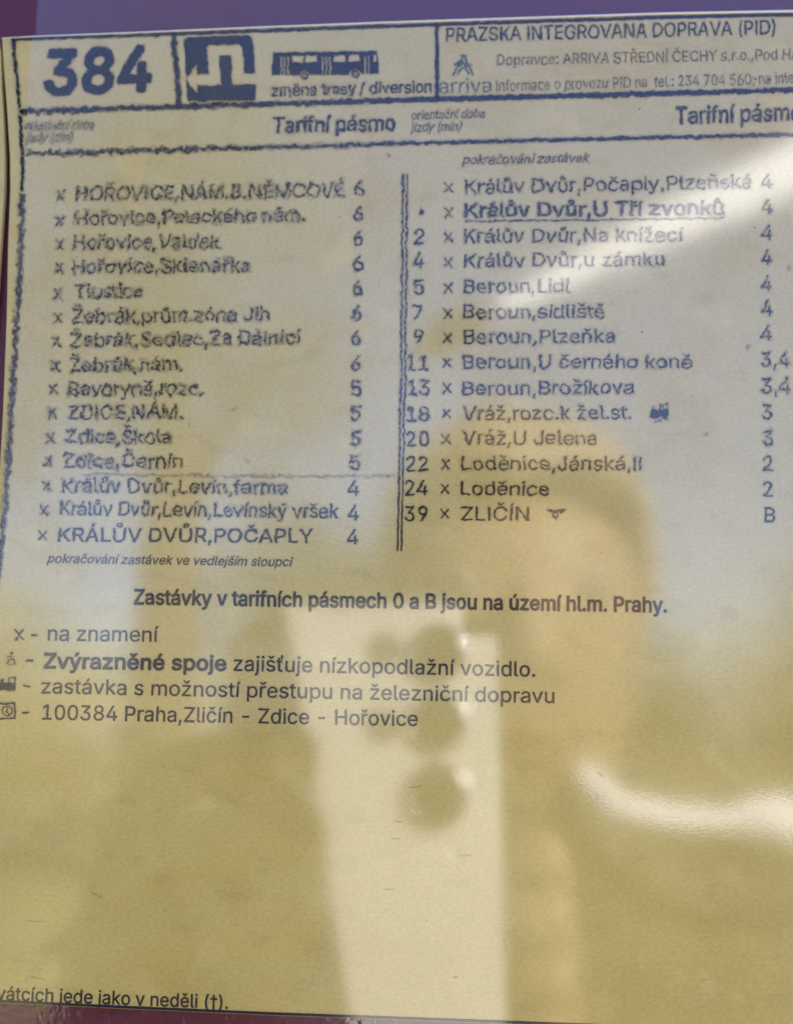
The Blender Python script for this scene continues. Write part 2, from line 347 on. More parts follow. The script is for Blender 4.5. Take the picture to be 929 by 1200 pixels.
M_PAPER = paper_mat()
M_EDGE = simple_mat('white_edge_highlight', (0.78, 0.78, 0.80), 0.4, 0.05, 400)  # highlight on the sheet's top edge, put in as white colour
M_INK = ink_mat('blue_black_ink', (0.012, 0.014, 0.03))
M_BLUE = ink_mat('teal_blue_ink', (0.012, 0.065, 0.12))
M_MAROON = maroon_mat()
GLYPHS = """
(273;89,207 92,264 101,324 114,384 132,441 153,494 177,539 236,539 212,485 191,428 174,370 161,313 154,258 151,207 154,161 160,115 172,67 188,16 209,-38 236,-96 177,-96 139,-21 111,55 95,131
)273;37,-96 64,-37 86,18 102,69 113,116 120,162 122,207 119,258 112,313 99,370 82,428 62,485 37,539 97,539 121,494 142,441 159,384 173,323 181,264 184,207 178,130 161,53 134,-22 97,-96
,188;38,-119 68,71 137,71 84,-119
-453;337,244 337,188 114,188 114,244
.188;95,-4 78,-1 63,9 53,24 50,41 53,59 63,73 78,83 95,87 113,83 128,73 138,59 141,41 138,24 128,9 113,-1
/249;235,533 71,-76 14,-76 178,533
0453;227,-7 191,-3 158,7 130,24 95,62 69,113 53,178 48,254 53,330 69,395 95,447 130,484 159,502 191,512 227,516 262,512 295,502 323,484 358,447 384,395 400,330 405,254 400,178 384,113 359,62 323,24 295,7 263,-3|227,50 261,56 290,74 313,103 330,144 340,194 344,254 340,314 330,365 313,405 290,435 261,453 227,460 192,453 163,435 140,405 123,365 113,314 109,254 113,194 123,144 140,103 163,74 192,56
1453;76,0 76,55 391,55 391,0|276,509 276,0 212,0 212,448 209,448 86,358 86,427 198,509
2453;64,0 64,47 234,229 282,282 299,305 311,327 318,348 320,371 317,397 308,419 293,436 273,449 250,457 224,460 196,457 172,447 153,433 139,413 130,390 127,362 66,362 71,405 86,442 111,473 143,496 182,511 225,516 268,511 306,497 337,474 361,445 376,411 381,372 378,345 371,318 357,290 336,259 267,180 153,60 153,57 389,57 389,0
3453;218,-7 173,-3 133,10 98,30 70,57 52,91 44,132 109,132 115,107 126,87 144,71 165,59 191,52 219,50 248,53 275,61 297,74 315,93 325,116 329,145 326,172 316,196 299,217 275,234 242,244 201,248 157,248 157,299 288,448 288,452 70,452 70,509 372,509 372,461 211,278 211,289 264,288 308,276 344,253 371,222 387,186 393,145 387,103 370,66 344,36 309,12 266,-2
4453;40,105 40,158 247,509 311,509 109,166 109,163 413,163 413,105|282,0 282,121 282,146 282,318 343,318 343,0
5453;221,-7 178,-2 140,11 108,32 83,60 66,93 60,130 122,130 127,108 138,89 154,73 173,60 196,52 221,50 250,53 276,64 298,82 314,104 324,131 328,162 324,193 314,221 297,244 275,262 248,273 218,277 192,275 167,268 145,258 128,246 67,253 96,509 366,509 366,452 151,452 134,301 136,301 155,315 178,325 203,331 229,334 263,330 294,321 321,306 345,285 364,260 379,231 388,199 391,163 385,117 369,76 343,41 309,15 268,-1
6453;226,-7 182,-1 142,15 109,40 84,74 69,115 64,162 68,199 80,239 102,285 137,340 252,509 322,509 151,261 145,261 154,275 165,288 179,299 196,307 214,312 235,314 278,309 316,295 346,271 370,240 384,201 389,157 384,112 368,73 343,39 310,14 271,-2|226,48 254,52 279,63 299,79 314,101 324,128 327,157 324,187 314,213 299,235 279,251 254,262 226,265 198,262 174,252 153,235 138,214 128,188 125,158 128,128 138,102 153,79 174,63 198,52
7453;97,0 323,448 323,452 62,452 62,509 391,509 391,449 165,0
8453;226,-7 178,-2 136,11 101,33 74,62 57,96 52,135 55,166 65,195 81,220 101,241 125,256 153,265 153,267 119,282 93,308 76,342 70,380 75,417 90,450 114,477 146,498 184,511 226,516 269,511 306,498 337,477 361,450 377,417 382,380 376,342 359,308 333,282 300,267 300,265 327,256 351,241 372,220 387,195 397,166 401,135 395,96 378,62 352,33 317,11 275,-2|226,49 258,52 285,60 307,74 323,91 333,113 337,139 333,165 322,189 305,208 283,223 256,232 226,235 196,232 169,223 147,208 130,189 119,165 115,139 119,113 129,91 145,74 167,60 195,52|226,290 252,292 274,300 293,313 307,330 316,351 319,376 316,399 308,420 294,437 275,449 252,457 226,460 200,457 177,449 159,437 145,420 136,399 133,376 136,351 145,330 159,313 178,300 201,292
9453;226,516 271,510 310,494 343,468 368,434 384,393 389,347 385,309 373,270 350,224 315,168 200,0 130,0 301,248 307,248 299,234 287,221 273,210 257,202 238,196 218,195 175,199 137,214 106,237 83,269 68,307 64,352 69,397 85,436 110,469 143,494 182,510|226,460 199,457 174,446 154,429 138,407 129,381 125,352 129,322 138,295 154,274 174,257 199,247 226,243 254,247 279,257 299,273 314,295 324,321 327,350 324,381 314,407 299,429 279,446 254,457
:188;95,-4 78,-1 63,9 53,24 50,41 53,59 63,73 78,83 95,87 113,83 128,73 138,59 141,41 138,24 128,9 113,-1|95,271 78,274 63,284 53,299 50,316 53,334 63,349 78,359 95,362 113,359 128,349 138,334 141,316 138,299 128,284 113,274
;188;38,-119 68,71 137,71 84,-119|103,271 86,274 71,284 61,299 58,316 61,334 71,349 86,359 103,362 121,359 136,349 146,334 149,316 146,299 136,284 121,274
A480;16,0 201,509 276,509 463,0 395,0 287,302 264,372 232,478 245,478 213,371 191,302 85,0|110,142 110,199 370,199 370,142
B456;60,0 60,509 241,509 289,504 329,491 359,469 381,442 394,410 398,374 395,344 387,320 373,301 356,286 336,275 315,267 315,262 339,257 363,245 385,227 402,203 414,173 418,136 413,100 400,67 377,39 344,18 301,4 247,0|125,57 245,57 296,63 330,80 349,105 355,137 352,161 342,184 327,203 306,218 279,228 248,231 125,231|125,285 238,285 265,288 288,296 308,309 323,326 333,348 336,372 330,403 313,429 283,446 240,452 125,452
C510;267,-7 225,-3 186,7 150,25 119,49 92,79 70,115 48,179 40,254 48,329 70,393 92,429 119,459 150,484 186,501 225,512 267,516 305,513 340,504 373,490 402,471 427,447 448,418 463,385 473,348 408,348 401,373 389,395 375,413 357,428 337,440 315,449 292,454 267,456 223,450 184,432 150,403 125,364 109,314 103,254 109,194 125,145 151,105 184,76 223,59 267,53 292,55 315,60 337,69 357,81 375,96 389,114 401,136 408,160 473,160 463,124 448,91 428,62 402,38 373,19 341,5 305,-4
D502;219,0 96,0 96,57 215,57 272,63 318,81 354,110 379,149 394,198 399,255 394,312 379,361 354,399 320,428 275,446 221,452 93,452 93,509 225,509 273,505 315,495 353,478 385,455 412,426 433,391 455,329 462,255 455,181 433,119 411,83 384,54 351,31 312,14 268,3|125,509 125,0 60,0 60,509
E419;60,0 60,509 372,509 372,452 125,452 125,286 355,286 355,229 125,229 125,57 375,57 375,0
G520;269,-7 225,-3 185,7 149,25 118,49 91,79 69,116 47,179 40,254 47,329 69,393 91,429 117,459 149,484 184,501 223,512 265,516 304,513 340,504 374,489 403,469 429,445 449,416 465,384 474,349 408,349 399,372 387,393 373,411 356,427 337,439 315,448 291,454 265,456 222,450 183,432 150,404 125,364 109,314 103,254 109,194 125,145 151,105 184,76 224,59 269,53 309,57 345,71 374,93 396,123 410,160 415,202 434,199 283,199 283,256 478,256 478,200 471,141 451,91 419,50 377,19 326,0
H517;60,0 60,509 125,509 125,289 392,289 392,509 457,509 457,0 392,0 392,232 125,232 125,0
I301;31,0 31,57 118,57 118,452 31,452 31,509 269,509 269,452 183,452 183,57 269,57 269,0
J396;185,-7 143,-2 106,11 75,33 52,63 38,100 33,145 33,173 98,173 98,145 104,104 122,74 149,56 185,50 220,56 248,74 266,104 272,145 272,509 336,509 336,145 332,100 318,63 294,33 263,11 227,-2
K467;104,145 104,216 139,261 174,303 212,344 364,509 448,509 231,276 228,276|60,0 60,509 125,509 125,334 124,225 125,193 125,0|372,0 188,259 228,309 449,0
L393;60,0 60,509 125,509 125,57 361,57 361,0
M628;60,0 60,509 152,509 277,187 287,159 299,123 311,84 322,49 307,49 318,83 330,121 342,158 352,187 476,509 568,509 568,0 504,0 504,291 504,327 505,369 506,413 507,457 513,457 498,409 482,363 467,322 456,291 342,0 286,0 170,291 159,321 145,361 129,408 112,457 119,457 120,416 121,372 122,328 122,291 122,0
N523;60,0 60,509 136,509 343,183 363,151 388,107 414,55 405,54 401,108 399,157 399,195 399,509 463,509 463,0 387,0 202,290 177,331 148,381 108,452 119,454 122,384 124,328 125,291 125,0
O533;267,-7 225,-3 186,7 150,25 119,49 92,79 70,115 53,157 44,203 40,254 44,305 53,352 70,393 92,429 119,459 150,484 186,501 225,512 267,516 309,512 348,501 384,484 415,459 442,429 464,393 486,329 493,254 486,179 464,115 442,79 415,49 384,25 348,7 309,-3|267,53 310,59 349,76 383,105 408,144 425,194 430,254 425,314 408,365 383,404 349,433 310,450 267,456 223,450 184,433 151,404 125,364 109,314 103,254 109,194 125,144 151,105 184,76 223,59
P445;60,0 60,509 235,509 289,503 332,487 366,462 390,430 404,391 409,348 404,304 390,265 366,233 332,207 289,191 235,186 109,186 109,242 233,242 269,246 297,256 318,272 333,294 342,319 344,348 342,376 333,402 318,423 297,439 268,449 232,452 125,452 125,0
R449;60,0 60,509 236,509 290,504 333,489 367,465 390,433 405,395 409,352 405,309 390,271 367,240 333,217 289,203 236,198 96,198 96,255 234,255 269,258 298,267 319,281 334,300 342,324 345,352 342,380 334,405 319,425 298,440 269,449 233,452 125,452 125,0|353,0 230,229 303,229 428,0
S447;224,-9 172,-4 128,9 91,31 64,60 46,96 38,137 104,137 110,110 123,88 142,71 166,59 194,52 224,49 257,52 286,60 311,74 329,92 341,114 346,139 342,161 332,179 316,193 296,205 245,222 184,239 128,260 86,289 67,313 56,341 52,372 58,413 75,448 102,476 138,498 180,511 227,516 275,511 316,498 351,476 377,449 394,415 401,378 337,378 326,412 302,437 267,453 225,459 194,456 167,448 145,435 129,418 118,398 115,376 119,352 131,334 148,319 169,308 212,293 264,279 312,264 336,252 359,238 379,220 395,198 405,171 408,139 403,99 386,64 360,34 323,11 278,-4
T449;32,452 32,509 417,509 417,452 257,452 257,0 193,0 193,452
U517;259,-8 203,-2 154,15 114,43 85,80 66,124 60,173 60,509 124,509 124,178 128,144 141,113 160,87 187,68 220,56 259,52 298,56 331,68 357,87 377,113 389,144 393,178 393,509 457,509 457,173 451,124 433,80 403,43 363,15 315,-2
V480;204,0 16,509 84,509 192,206 215,137 248,31 235,31 267,138 290,206 395,509 463,509 278,0
Y472;203,0 203,208 16,509 91,509 192,344 222,292 250,230 224,230 251,293 280,344 381,509 455,509 268,208 268,0
Z438;42,0 42,46 273,385 306,431 341,476 348,454 285,452 223,452 40,452 40,509 397,509 397,462 169,129 134,81 97,33 90,54 152,57 214,57 399,57 399,0
a389;160,-9 126,-5 94,5 68,22 48,45 35,73 30,108 34,138 43,161 58,179 78,193 100,203 125,211 178,220 234,227 252,230 265,235 273,243 276,255 276,257 273,279 267,297 256,311 240,322 220,329 196,331 171,329 149,322 132,313 118,301 107,288 100,274 41,291 57,322 79,346 104,364 133,375 163,382 194,384 239,379 263,372 286,360 306,343 322,320 333,290 337,251 337,0 277,0 277,52 272,52 252,25 236,12 215,1 190,-6|170,45 202,49 228,59 248,74 263,93 272,115 276,138 276,190 259,182 231,176 200,171 175,168 134,159 117,150 103,139 95,124 92,105 94,87 102,72 114,61 130,52 149,47
b424;229,-8 198,-5 172,4 153,17 138,31 118,59 112,59 112,0 53,0 53,509 114,509 114,319 118,319 137,346 152,360 171,373 197,381 229,384 274,378 313,361 345,332 370,293 385,245 390,189 385,133 370,84 346,45 313,16 274,-2|220,47 253,51 279,66 301,88 316,117 325,151 328,189 325,227 316,261 301,290 280,311 253,325 220,330 188,325 161,312 140,291 125,263 116,229 113,189 116,150 125,115 140,86 162,65 188,51
c396;207,-8 159,-2 117,16 82,46 56,85 40,133 34,187 40,243 56,291 82,330 117,360 159,378 207,384 234,383 260,377 284,368 305,356 324,341 340,322 353,301 362,277 303,262 290,289 270,311 242,325 207,330 173,325 145,310 124,287 108,258 99,224 96,187 99,151 108,117 124,89 145,66 173,51 207,46 243,52 271,66 292,89 304,117 363,102 354,78 341,56 325,37 306,21 285,9 261,-1 235,-6
d424;195,-8 151,-2 111,16 79,45 55,84 39,133 34,189 39,245 55,293 79,332 112,361 151,378 196,384 228,381 253,373 272,360 287,346 306,319 311,319 311,509 372,509 372,0 313,0 313,59 307,59 287,31 272,17 252,4 227,-5|205,47 236,51 263,65 284,86 299,115 309,150 312,189 309,229 300,263 284,291 263,312 237,325 205,330 172,325 145,311 124,290 108,261 99,227 96,189 99,151 109,117 124,88 145,66 172,51
e404;212,-8 161,-2 117,16 82,46 56,85 40,132 34,187 39,242 55,290 81,329 115,359 157,378 205,384 236,382 266,374 294,361 319,341 341,315 357,282 368,242 371,194 371,169 75,169 75,221 338,221 310,202 307,237 298,269 283,294 263,314 237,326 205,330 173,326 146,313 125,294 109,270 99,241 96,211 96,178 100,139 110,106 128,80 151,61 179,50 212,46 234,48 254,53 271,61 285,73 297,88 306,105 365,91 353,63 335,39 311,19 283,4 249,-5
f254;228,379 228,327 6,327 6,379|81,0 81,432 84,461 96,486 113,505 135,519 161,527 187,530 222,527 243,521 227,468 215,472 195,474 171,470 154,460 145,443 142,419 142,0
h410;114,227 114,0 53,0 53,509 114,509 114,287 102,287 124,332 152,362 187,379 227,384 264,380 295,369 321,349 341,321 353,285 357,240 357,0 296,0 296,235 290,275 273,304 246,323 210,329 184,326 161,317 141,303 126,283 117,257
i167;53,0 53,379 114,379 114,0|84,443 67,446 54,455 44,468 41,483 44,499 54,512 67,521 84,524 100,521 114,512 123,499 126,483 123,468 114,455 100,446
j167;53,379 114,379 114,-30 111,-63 102,-90 86,-113 65,-129 37,-139 4,-143 -10,-143 -10,-87 2,-87 25,-83 40,-72 50,-54 53,-29|83,443 67,446 53,455 44,468 41,483 44,499 53,512 67,521 83,524 100,521 114,512 123,499 126,483 123,468 114,455 100,446
k381;110,137 110,212 121,212 284,379 360,379 184,199 177,199|53,0 53,509 114,509 114,0|294,0 148,186 191,229 372,0
l189;139,-2 101,3 74,20 58,47 53,84 53,509 114,509 114,99 115,77 120,62 130,54 146,52 160,53 170,54 181,3 162,-1
m610;53,0 53,379 112,379 112,295 108,295 118,323 132,346 151,363 172,376 195,384 219,386 257,380 287,361 309,331 321,295 312,295 322,321 337,343 357,361 381,375 407,383 437,386 468,383 497,372 522,354 541,328 553,296 557,255 557,0 496,0 496,254 490,289 473,313 447,326 419,330 395,328 374,320 358,307 345,290 338,270 335,247 335,0 274,0 274,260 269,288 253,311 229,326 199,330 178,328 158,320 140,307 126,289 117,266 114,238 114,0
n410;114,227 114,0 53,0 53,379 112,379 112,287 102,287 124,332 152,362 187,379 227,384 264,380 295,369 321,349 341,321 353,285 357,240 357,0 296,0 296,235 290,275 273,304 246,323 210,329 184,326 161,317 141,303 126,283 117,257
o415;207,-8 159,-2 117,16 82,46 56,85 40,133 34,187 40,243 56,291 82,330 117,360 159,378 207,384 256,378 299,360 333,330 359,291 376,243 381,187 376,133 359,85 333,46 299,16 256,-2|207,46 242,51 270,66 292,89 307,117 316,151 319,187 316,224 307,258 292,287 270,310 242,325 207,330 173,325 145,310 124,287 108,258 99,224 96,187 99,151 108,117 124,89 145,66 173,51
p424;53,-143 53,379 112,379 112,319 118,319 137,346 152,360 171,373 197,381 229,384 274,378 313,361 345,332 370,293 385,245 390,189 385,133 370,84 346,45 313,16 274,-2 229,-8 198,-5 173,4 153,17 138,31 118,59 114,59 114,-143|220,47 253,51 279,66 301,88 316,117 325,151 328,189 325,227 316,261 301,290 280,311 253,325 220,330 188,325 161,312 140,291 125,263 116,229 113,189 116,150 125,115 140,86 162,65 188,51
r259;53,0 53,379 112,379 112,321 115,321 130,347 152,367 181,380 213,385 229,384 243,384 243,322 230,324 207,326 182,323 159,315 140,301 126,284 117,262 114,237 114,0
s365;182,-8 145,-5 112,3 84,18 62,38 45,63 36,94 94,107 105,79 124,60 150,49 181,45 217,50 244,62 262,81 268,103 265,121 254,136 237,147 212,155 149,170 104,186 72,208 53,237 47,274 51,305 65,332 87,354 115,370 149,381 187,384 223,381 254,372 279,358 299,339 314,316 324,290 268,277 258,298 243,316 219,328 187,333 156,329 131,317 114,299 109,277 112,258 124,243 144,232 172,223 229,209 275,194 306,171 325,142 331,107 326,75 312,47 290,24 260,6 223,-5
t227;204,379 204,327 6,327 6,379|65,471 126,471 126,98 128,76 136,61 150,53 170,50 185,51 202,54 213,2 192,-3 168,-4 125,2 92,21 72,52 65,93
u410;182,-5 146,-1 115,11 89,31 69,59 57,95 53,139 53,379 114,379 114,144 119,105 137,75 164,56 200,50 226,53 249,62 268,77 283,97 293,122 296,153 296,379 357,379 357,0 298,0 298,92 307,92 286,47 257,17 222,0
v389;163,0 17,379 84,379 165,155 187,87 206,21 184,21 203,87 224,155 305,379 371,379 226,0
x379;21,0 171,218 171,171 29,379 100,379 147,306 179,253 207,206 175,206 202,253 233,306 282,379 352,379 209,169 209,214 358,0 287,0 231,85 200,136 173,182 205,182 178,136 148,85 91,0
y389;47,-139 61,-86 71,-87 88,-90 104,-89 118,-84 130,-74 141,-58 151,-36 163,-1 17,379 84,379 165,155 187,87 206,21 184,21 202,87 224,155 305,379 371,379 204,-58 191,-85 177,-107 159,-124 139,-136 117,-143 91,-145 65,-143
z380;42,0 42,46 254,320 254,323 48,323 48,379 333,379 333,331 126,60 126,56 339,56 339,0
©637;173,254 178,293 193,328 216,358 247,382 282,397 321,402 355,398 386,386 414,368 436,345 452,317 460,286 400,286 391,309 372,328 348,340 321,344 297,341 276,332 257,318 243,299 234,278 231,254 234,230 243,209 257,191 276,177 297,168 321,165 347,169 370,181 386,199 395,223 455,223 447,191 432,163 411,140 385,122 355,110 321,107 282,112 247,126 216,150 193,180 178,215|318,-8 266,-3 216,12 172,37 133,69 101,108 76,153 61,202 56,254 61,307 76,356 101,401 133,440 172,472 216,496 266,511 318,517 371,511 420,496 465,472 504,440 536,401 560,356 575,307 580,254 575,202 560,153 536,108 504,69 465,37 420,12 371,-3|318,51 359,55 397,67 432,86 462,111 487,141 506,176 517,214 521,254 517,295 506,333 487,368 462,398 432,423 397,442 359,454 318,457 278,454 240,442 205,423 175,398 150,368 131,333 119,295 115,254 119,214 131,176 150,141 175,111 205,86 240,67 278,55
Á480;16,0 201,509 276,509 463,0 395,0 287,302 264,372 232,478 245,478 213,371 191,302 85,0|110,142 110,199 370,199 370,142|213,558 260,659 329,659 263,558
É419;60,0 60,509 372,509 372,452 125,452 125,286 355,286 355,229 125,229 125,57 375,57 375,0|191,558 239,659 307,659 241,558
Í301;31,0 31,57 118,57 118,452 31,452 31,509 269,509 269,452 183,452 183,57 269,57 269,0|124,558 171,659 240,659 174,558
á389;160,-9 126,-5 94,5 68,22 48,45 35,73 30,108 34,138 43,161 58,179 78,193 100,203 125,211 178,220 234,227 252,230 265,235 273,243 276,255 276,257 273,279 267,297 256,311 240,322 220,329 196,331 171,329 149,322 132,313 118,301 107,288 100,274 41,291 57,322 79,346 104,364 133,375 163,382 194,384 239,379 263,372 286,360 306,343 322,320 333,290 337,251 337,0 277,0 277,52 272,52 252,25 236,12 215,1 190,-6|170,45 202,49 228,59 248,74 263,93 272,115 276,138 276,190 259,182 231,176 200,171 175,168 134,159 117,150 103,139 95,124 92,105 94,87 102,72 114,61 130,52 149,47|162,429 210,529 278,529 212,429
é404;212,-8 161,-2 117,16 82,46 56,85 40,132 34,187 39,242 55,290 81,329 115,359 157,378 205,384 236,382 266,374 294,361 319,341 341,315 357,282 368,242 371,194 371,169 75,169 75,221 338,221 310,202 307,237 298,269 283,294 263,314 237,326 205,330 173,326 146,313 125,294 109,270 99,241 96,211 96,178 100,139 110,106 128,80 151,61 179,50 212,46 234,48 254,53 271,61 285,73 297,88 306,105 365,91 353,63 335,39 311,19 283,4 249,-5|177,429 225,529 293,529 227,429
í167;53,0 53,379 114,379 114,0|57,429 104,529 173,529 107,429
ó415;207,-8 159,-2 117,16 82,46 56,85 40,133 34,187 40,243 56,291 82,330 117,360 159,378 207,384 256,378 299,360 333,330 359,291 376,243 381,187 376,133 359,85 333,46 299,16 256,-2|207,46 242,51 270,66 292,89 307,117 316,151 319,187 316,224 307,258 292,287 270,310 242,325 207,330 173,325 145,310 124,287 108,258 99,224 96,187 99,151 108,117 124,89 145,66 173,51|181,429 228,529 297,529 231,429
ú410;182,-5 146,-1 115,11 89,31 69,59 57,95 53,139 53,379 114,379 114,144 119,105 137,75 164,56 200,50 226,53 249,62 268,77 283,97 293,122 296,153 296,379 357,379 357,0 298,0 298,92 307,92 286,47 257,17 222,0|178,429 226,529 294,529 228,429
ý389;47,-139 61,-86 71,-87 88,-90 104,-89 118,-84 130,-74 141,-58 151,-36 163,-1 17,379 84,379 165,155 187,87 206,21 184,21 202,87 224,155 305,379 371,379 204,-58 191,-85 177,-107 159,-124 139,-136 117,-143 91,-145 65,-143|168,429 215,529 284,529 218,429
Č510;267,-7 225,-3 186,7 150,25 119,49 92,79 70,115 48,179 40,254 48,329 70,393 92,429 119,459 150,484 186,501 225,512 267,516 305,513 340,504 373,490 402,471 427,447 448,418 463,385 473,348 408,348 401,373 389,395 375,413 357,428 337,440 315,449 292,454 267,456 223,450 184,432 150,403 125,364 109,314 103,254 109,194 125,145 151,105 184,76 223,59 267,53 292,55 315,60 337,69 357,81 375,96 389,114 401,136 408,160 473,160 463,124 448,91 428,62 402,38 373,19 341,5 305,-4|217,659 266,599 315,659 376,659 376,656 295,565 237,565 157,656 157,659
č396;207,-8 159,-2 117,16 82,46 56,85 40,133 34,187 40,243 56,291 82,330 117,360 159,378 207,384 234,383 260,377 284,368 305,356 324,341 340,322 353,301 362,277 303,262 290,289 270,311 242,325 207,330 173,325 145,310 124,287 108,258 99,224 96,187 99,151 108,117 124,89 145,66 173,51 207,46 243,52 271,66 292,89 304,117 363,102 354,78 341,56 325,37 306,21 285,9 261,-1 235,-6|158,529 207,469 256,529 317,529 317,526 236,435 178,435 98,526 98,529
Ě419;60,0 60,509 372,509 372,452 125,452 125,286 355,286 355,229 125,229 125,57 375,57 375,0|169,659 218,599 266,659 327,659 327,656 247,565 189,565 109,656 109,659
ě404;212,-8 161,-2 117,16 82,46 56,85 40,132 34,187 39,242 55,290 81,329 115,359 157,378 205,384 236,382 266,374 294,361 319,341 341,315 357,282 368,242 371,194 371,169 75,169 75,221 338,221 310,202 307,237 298,269 283,294 263,314 237,326 205,330 173,326 146,313 125,294 109,270 99,241 96,211 96,178 100,139 110,106 128,80 151,61 179,50 212,46 234,48 254,53 271,61 285,73 297,88 306,105 365,91 353,63 335,39 311,19 283,4 249,-5|155,529 204,469 252,529 313,529 313,526 233,435 175,435 95,526 95,529
ň410;114,227 114,0 53,0 53,379 112,379 112,287 102,287 124,332 152,362 187,379 227,384 264,380 295,369 321,349 341,321 353,285 357,240 357,0 296,0 296,235 290,275 273,304 246,323 210,329 184,326 161,317 141,303 126,283 117,257|156,529 205,469 253,529 314,529 314,526 234,435 176,435 96,526 96,529
Ř449;60,0 60,509 236,509 290,504 333,489 367,465 390,433 405,395 409,352 405,309 390,271 367,240 333,217 289,203 236,198 96,198 96,255 234,255 269,258 298,267 319,281 334,300 342,324 345,352 342,380 334,405 319,425 298,440 269,449 233,452 125,452 125,0|353,0 230,229 303,229 428,0|173,659 222,599 270,659 332,659 332,656 251,565 193,565 113,656 113,659
ř259;53,0 53,379 112,379 112,321 115,321 130,347 152,367 181,380 213,385 229,384 243,384 243,322 230,324 207,326 182,323 159,315 140,301 126,284 117,262 114,237 114,0|94,529 143,469 192,529 253,529 253,526 172,435 114,435 34,526 34,529
Š447;224,-9 172,-4 128,9 91,31 64,60 46,96 38,137 104,137 110,110 123,88 142,71 166,59 194,52 224,49 257,52 286,60 311,74 329,92 341,114 346,139 342,161 332,179 316,193 296,205 245,222 184,239 128,260 86,289 67,313 56,341 52,372 58,413 75,448 102,476 138,498 180,511 227,516 275,511 316,498 351,476 377,449 394,415 401,378 337,378 326,412 302,437 267,453 225,459 194,456 167,448 145,435 129,418 118,398 115,376 119,352 131,334 148,319 169,308 212,293 264,279 312,264 336,252 359,238 379,220 395,198 405,171 408,139 403,99 386,64 360,34 323,11 278,-4|173,659 223,599 271,659 332,659 332,656 252,565 194,565 113,656 113,659
š365;182,-8 145,-5 112,3 84,18 62,38 45,63 36,94 94,107 105,79 124,60 150,49 181,45 217,50 244,62 262,81 268,103 265,121 254,136 237,147 212,155 149,170 104,186 72,208 53,237 47,274 51,305 65,332 87,354 115,370 149,381 187,384 223,381 254,372 279,358 299,339 314,316 324,290 268,277 258,298 243,316 219,328 187,333 156,329 131,317 114,299 109,277 112,258 124,243 144,232 172,223 229,209 275,194 306,171 325,142 331,107 326,75 312,47 290,24 260,6 223,-5|137,529 186,469 235,529 296,529 296,526 215,435 157,435 77,526 77,529
ť262;204,379 204,327 6,327 6,379|65,471 126,471 126,98 128,76 136,61 150,53 170,50 185,51 202,54 213,2 192,-3 168,-4 125,2 92,21 72,52 65,93|166,425 166,554 227,554 209,425
Ů517;259,-8 203,-2 154,15 114,43 85,80 66,124 60,173 60,509 124,509 124,178 128,144 141,113 160,87 187,68 220,56 259,52 298,56 331,68 357,87 377,113 389,144 393,178 393,509 457,509 457,173 451,124 433,80 403,43 363,15 315,-2|259,527 235,530 214,539 196,553 182,570 173,590 170,612 173,635 182,656 196,673 214,686 235,694 259,697 282,694 304,686 322,673 336,656 345,635 348,612 345,590 336,570 322,553 304,539 282,530|259,571 275,574 289,583 298,596 301,612 298,629 289,643 275,652 259,655 243,652 229,643 220,629 217,612 220,596 229,583 243,574
ů410;182,-5 146,-1 115,11 89,31 69,59 57,95 53,139 53,379 114,379 114,144 119,105 137,75 164,56 200,50 226,53 249,62 268,77 283,97 293,122 296,153 296,379 357,379 357,0 298,0 298,92 307,92 286,47 257,17 222,0|205,404 182,407 160,416 142,429 128,447 119,467 116,490 119,512 128,532 142,550 160,563 182,572 205,575 228,572 250,563 268,550 282,532 291,512 294,490 291,467 282,447 268,429 250,416 228,407|205,447 221,450 235,460 244,473 248,490 244,506 235,519 221,529 205,532 189,529 175,519 166,506 163,490 166,473 175,460 189,450
Ž438;42,0 42,46 273,385 306,431 341,476 348,454 285,452 223,452 40,452 40,509 397,509 397,462 169,129 134,81 97,33 90,54 152,57 214,57 399,57 399,0|170,659 219,599 268,659 329,659 329,656 248,565 190,565 110,656 110,659
ž380;42,0 42,46 254,320 254,323 48,323 48,379 333,379 333,331 126,60 126,56 339,56 339,0|138,529 187,469 235,529 296,529 296,526 216,435 158,435 78,526 78,529
†341;151,133 140,278 140,509 201,509 201,278 189,133|38,351 38,403 303,403 303,351
 188;
"""

# ------------------------------------------------------------------ ink: printed marks as meshes with a density per vertex
def _hash(ix, iy, seed):
    h = (ix.astype(np.int64) * 374761393 + iy.astype(np.int64) * 668265263 + seed * 1442695041) & 0xffffffff
    h = ((h ^ (h >> 13)) * 1274126177) & 0xffffffff
    h = ((h ^ (h >> 16)) * 2246822519) & 0xffffffff
    return ((h ^ (h >> 15)) & 0xffff) / 65535.0

def vnoise(x, y, wl, seed):
    x, y = x / wl, y / wl
    ix, iy = np.floor(x), np.floor(y)
    fx, fy = x - ix, y - iy
    fx, fy = fx * fx * (3 - 2 * fx), fy * fy * (3 - 2 * fy)
    a, b = _hash(ix, iy, seed), _hash(ix + 1, iy, seed)
    c, d = _hash(ix, iy + 1, seed), _hash(ix + 1, iy + 1, seed)
    return (a * (1 - fx) + b * fx) * (1 - fy) + (c * (1 - fx) + d * fx) * fy

def sstep(a, b, x):
    t = np.clip((x - a) / (b - a), 0, 1)
    return t * t * (3 - 2 * t)

def wear(x, y):
    """How far damp has bled the print: most in the upper left, none at the foot of the sheet."""
    top = np.clip((660 - y) / 130, 0, 1)
    left = np.clip((500 - x) / 220, 0, 1)
    w = top * (0.50 + 0.50 * left) + 0.16 * np.clip((900 - y) / 100, 0, 1)
    w = w + 0.35 * np.clip((70 - x) / 50, 0, 1) * np.clip((880 - y) / 40, 0, 1)
    head = np.clip((200 - y) / 30, 0, 1)
    w = w * (1 - 0.30 * head)
    return np.clip(w * (0.7 + 0.6 * vnoise(x, y, 60, 5)), 0, 1.1)

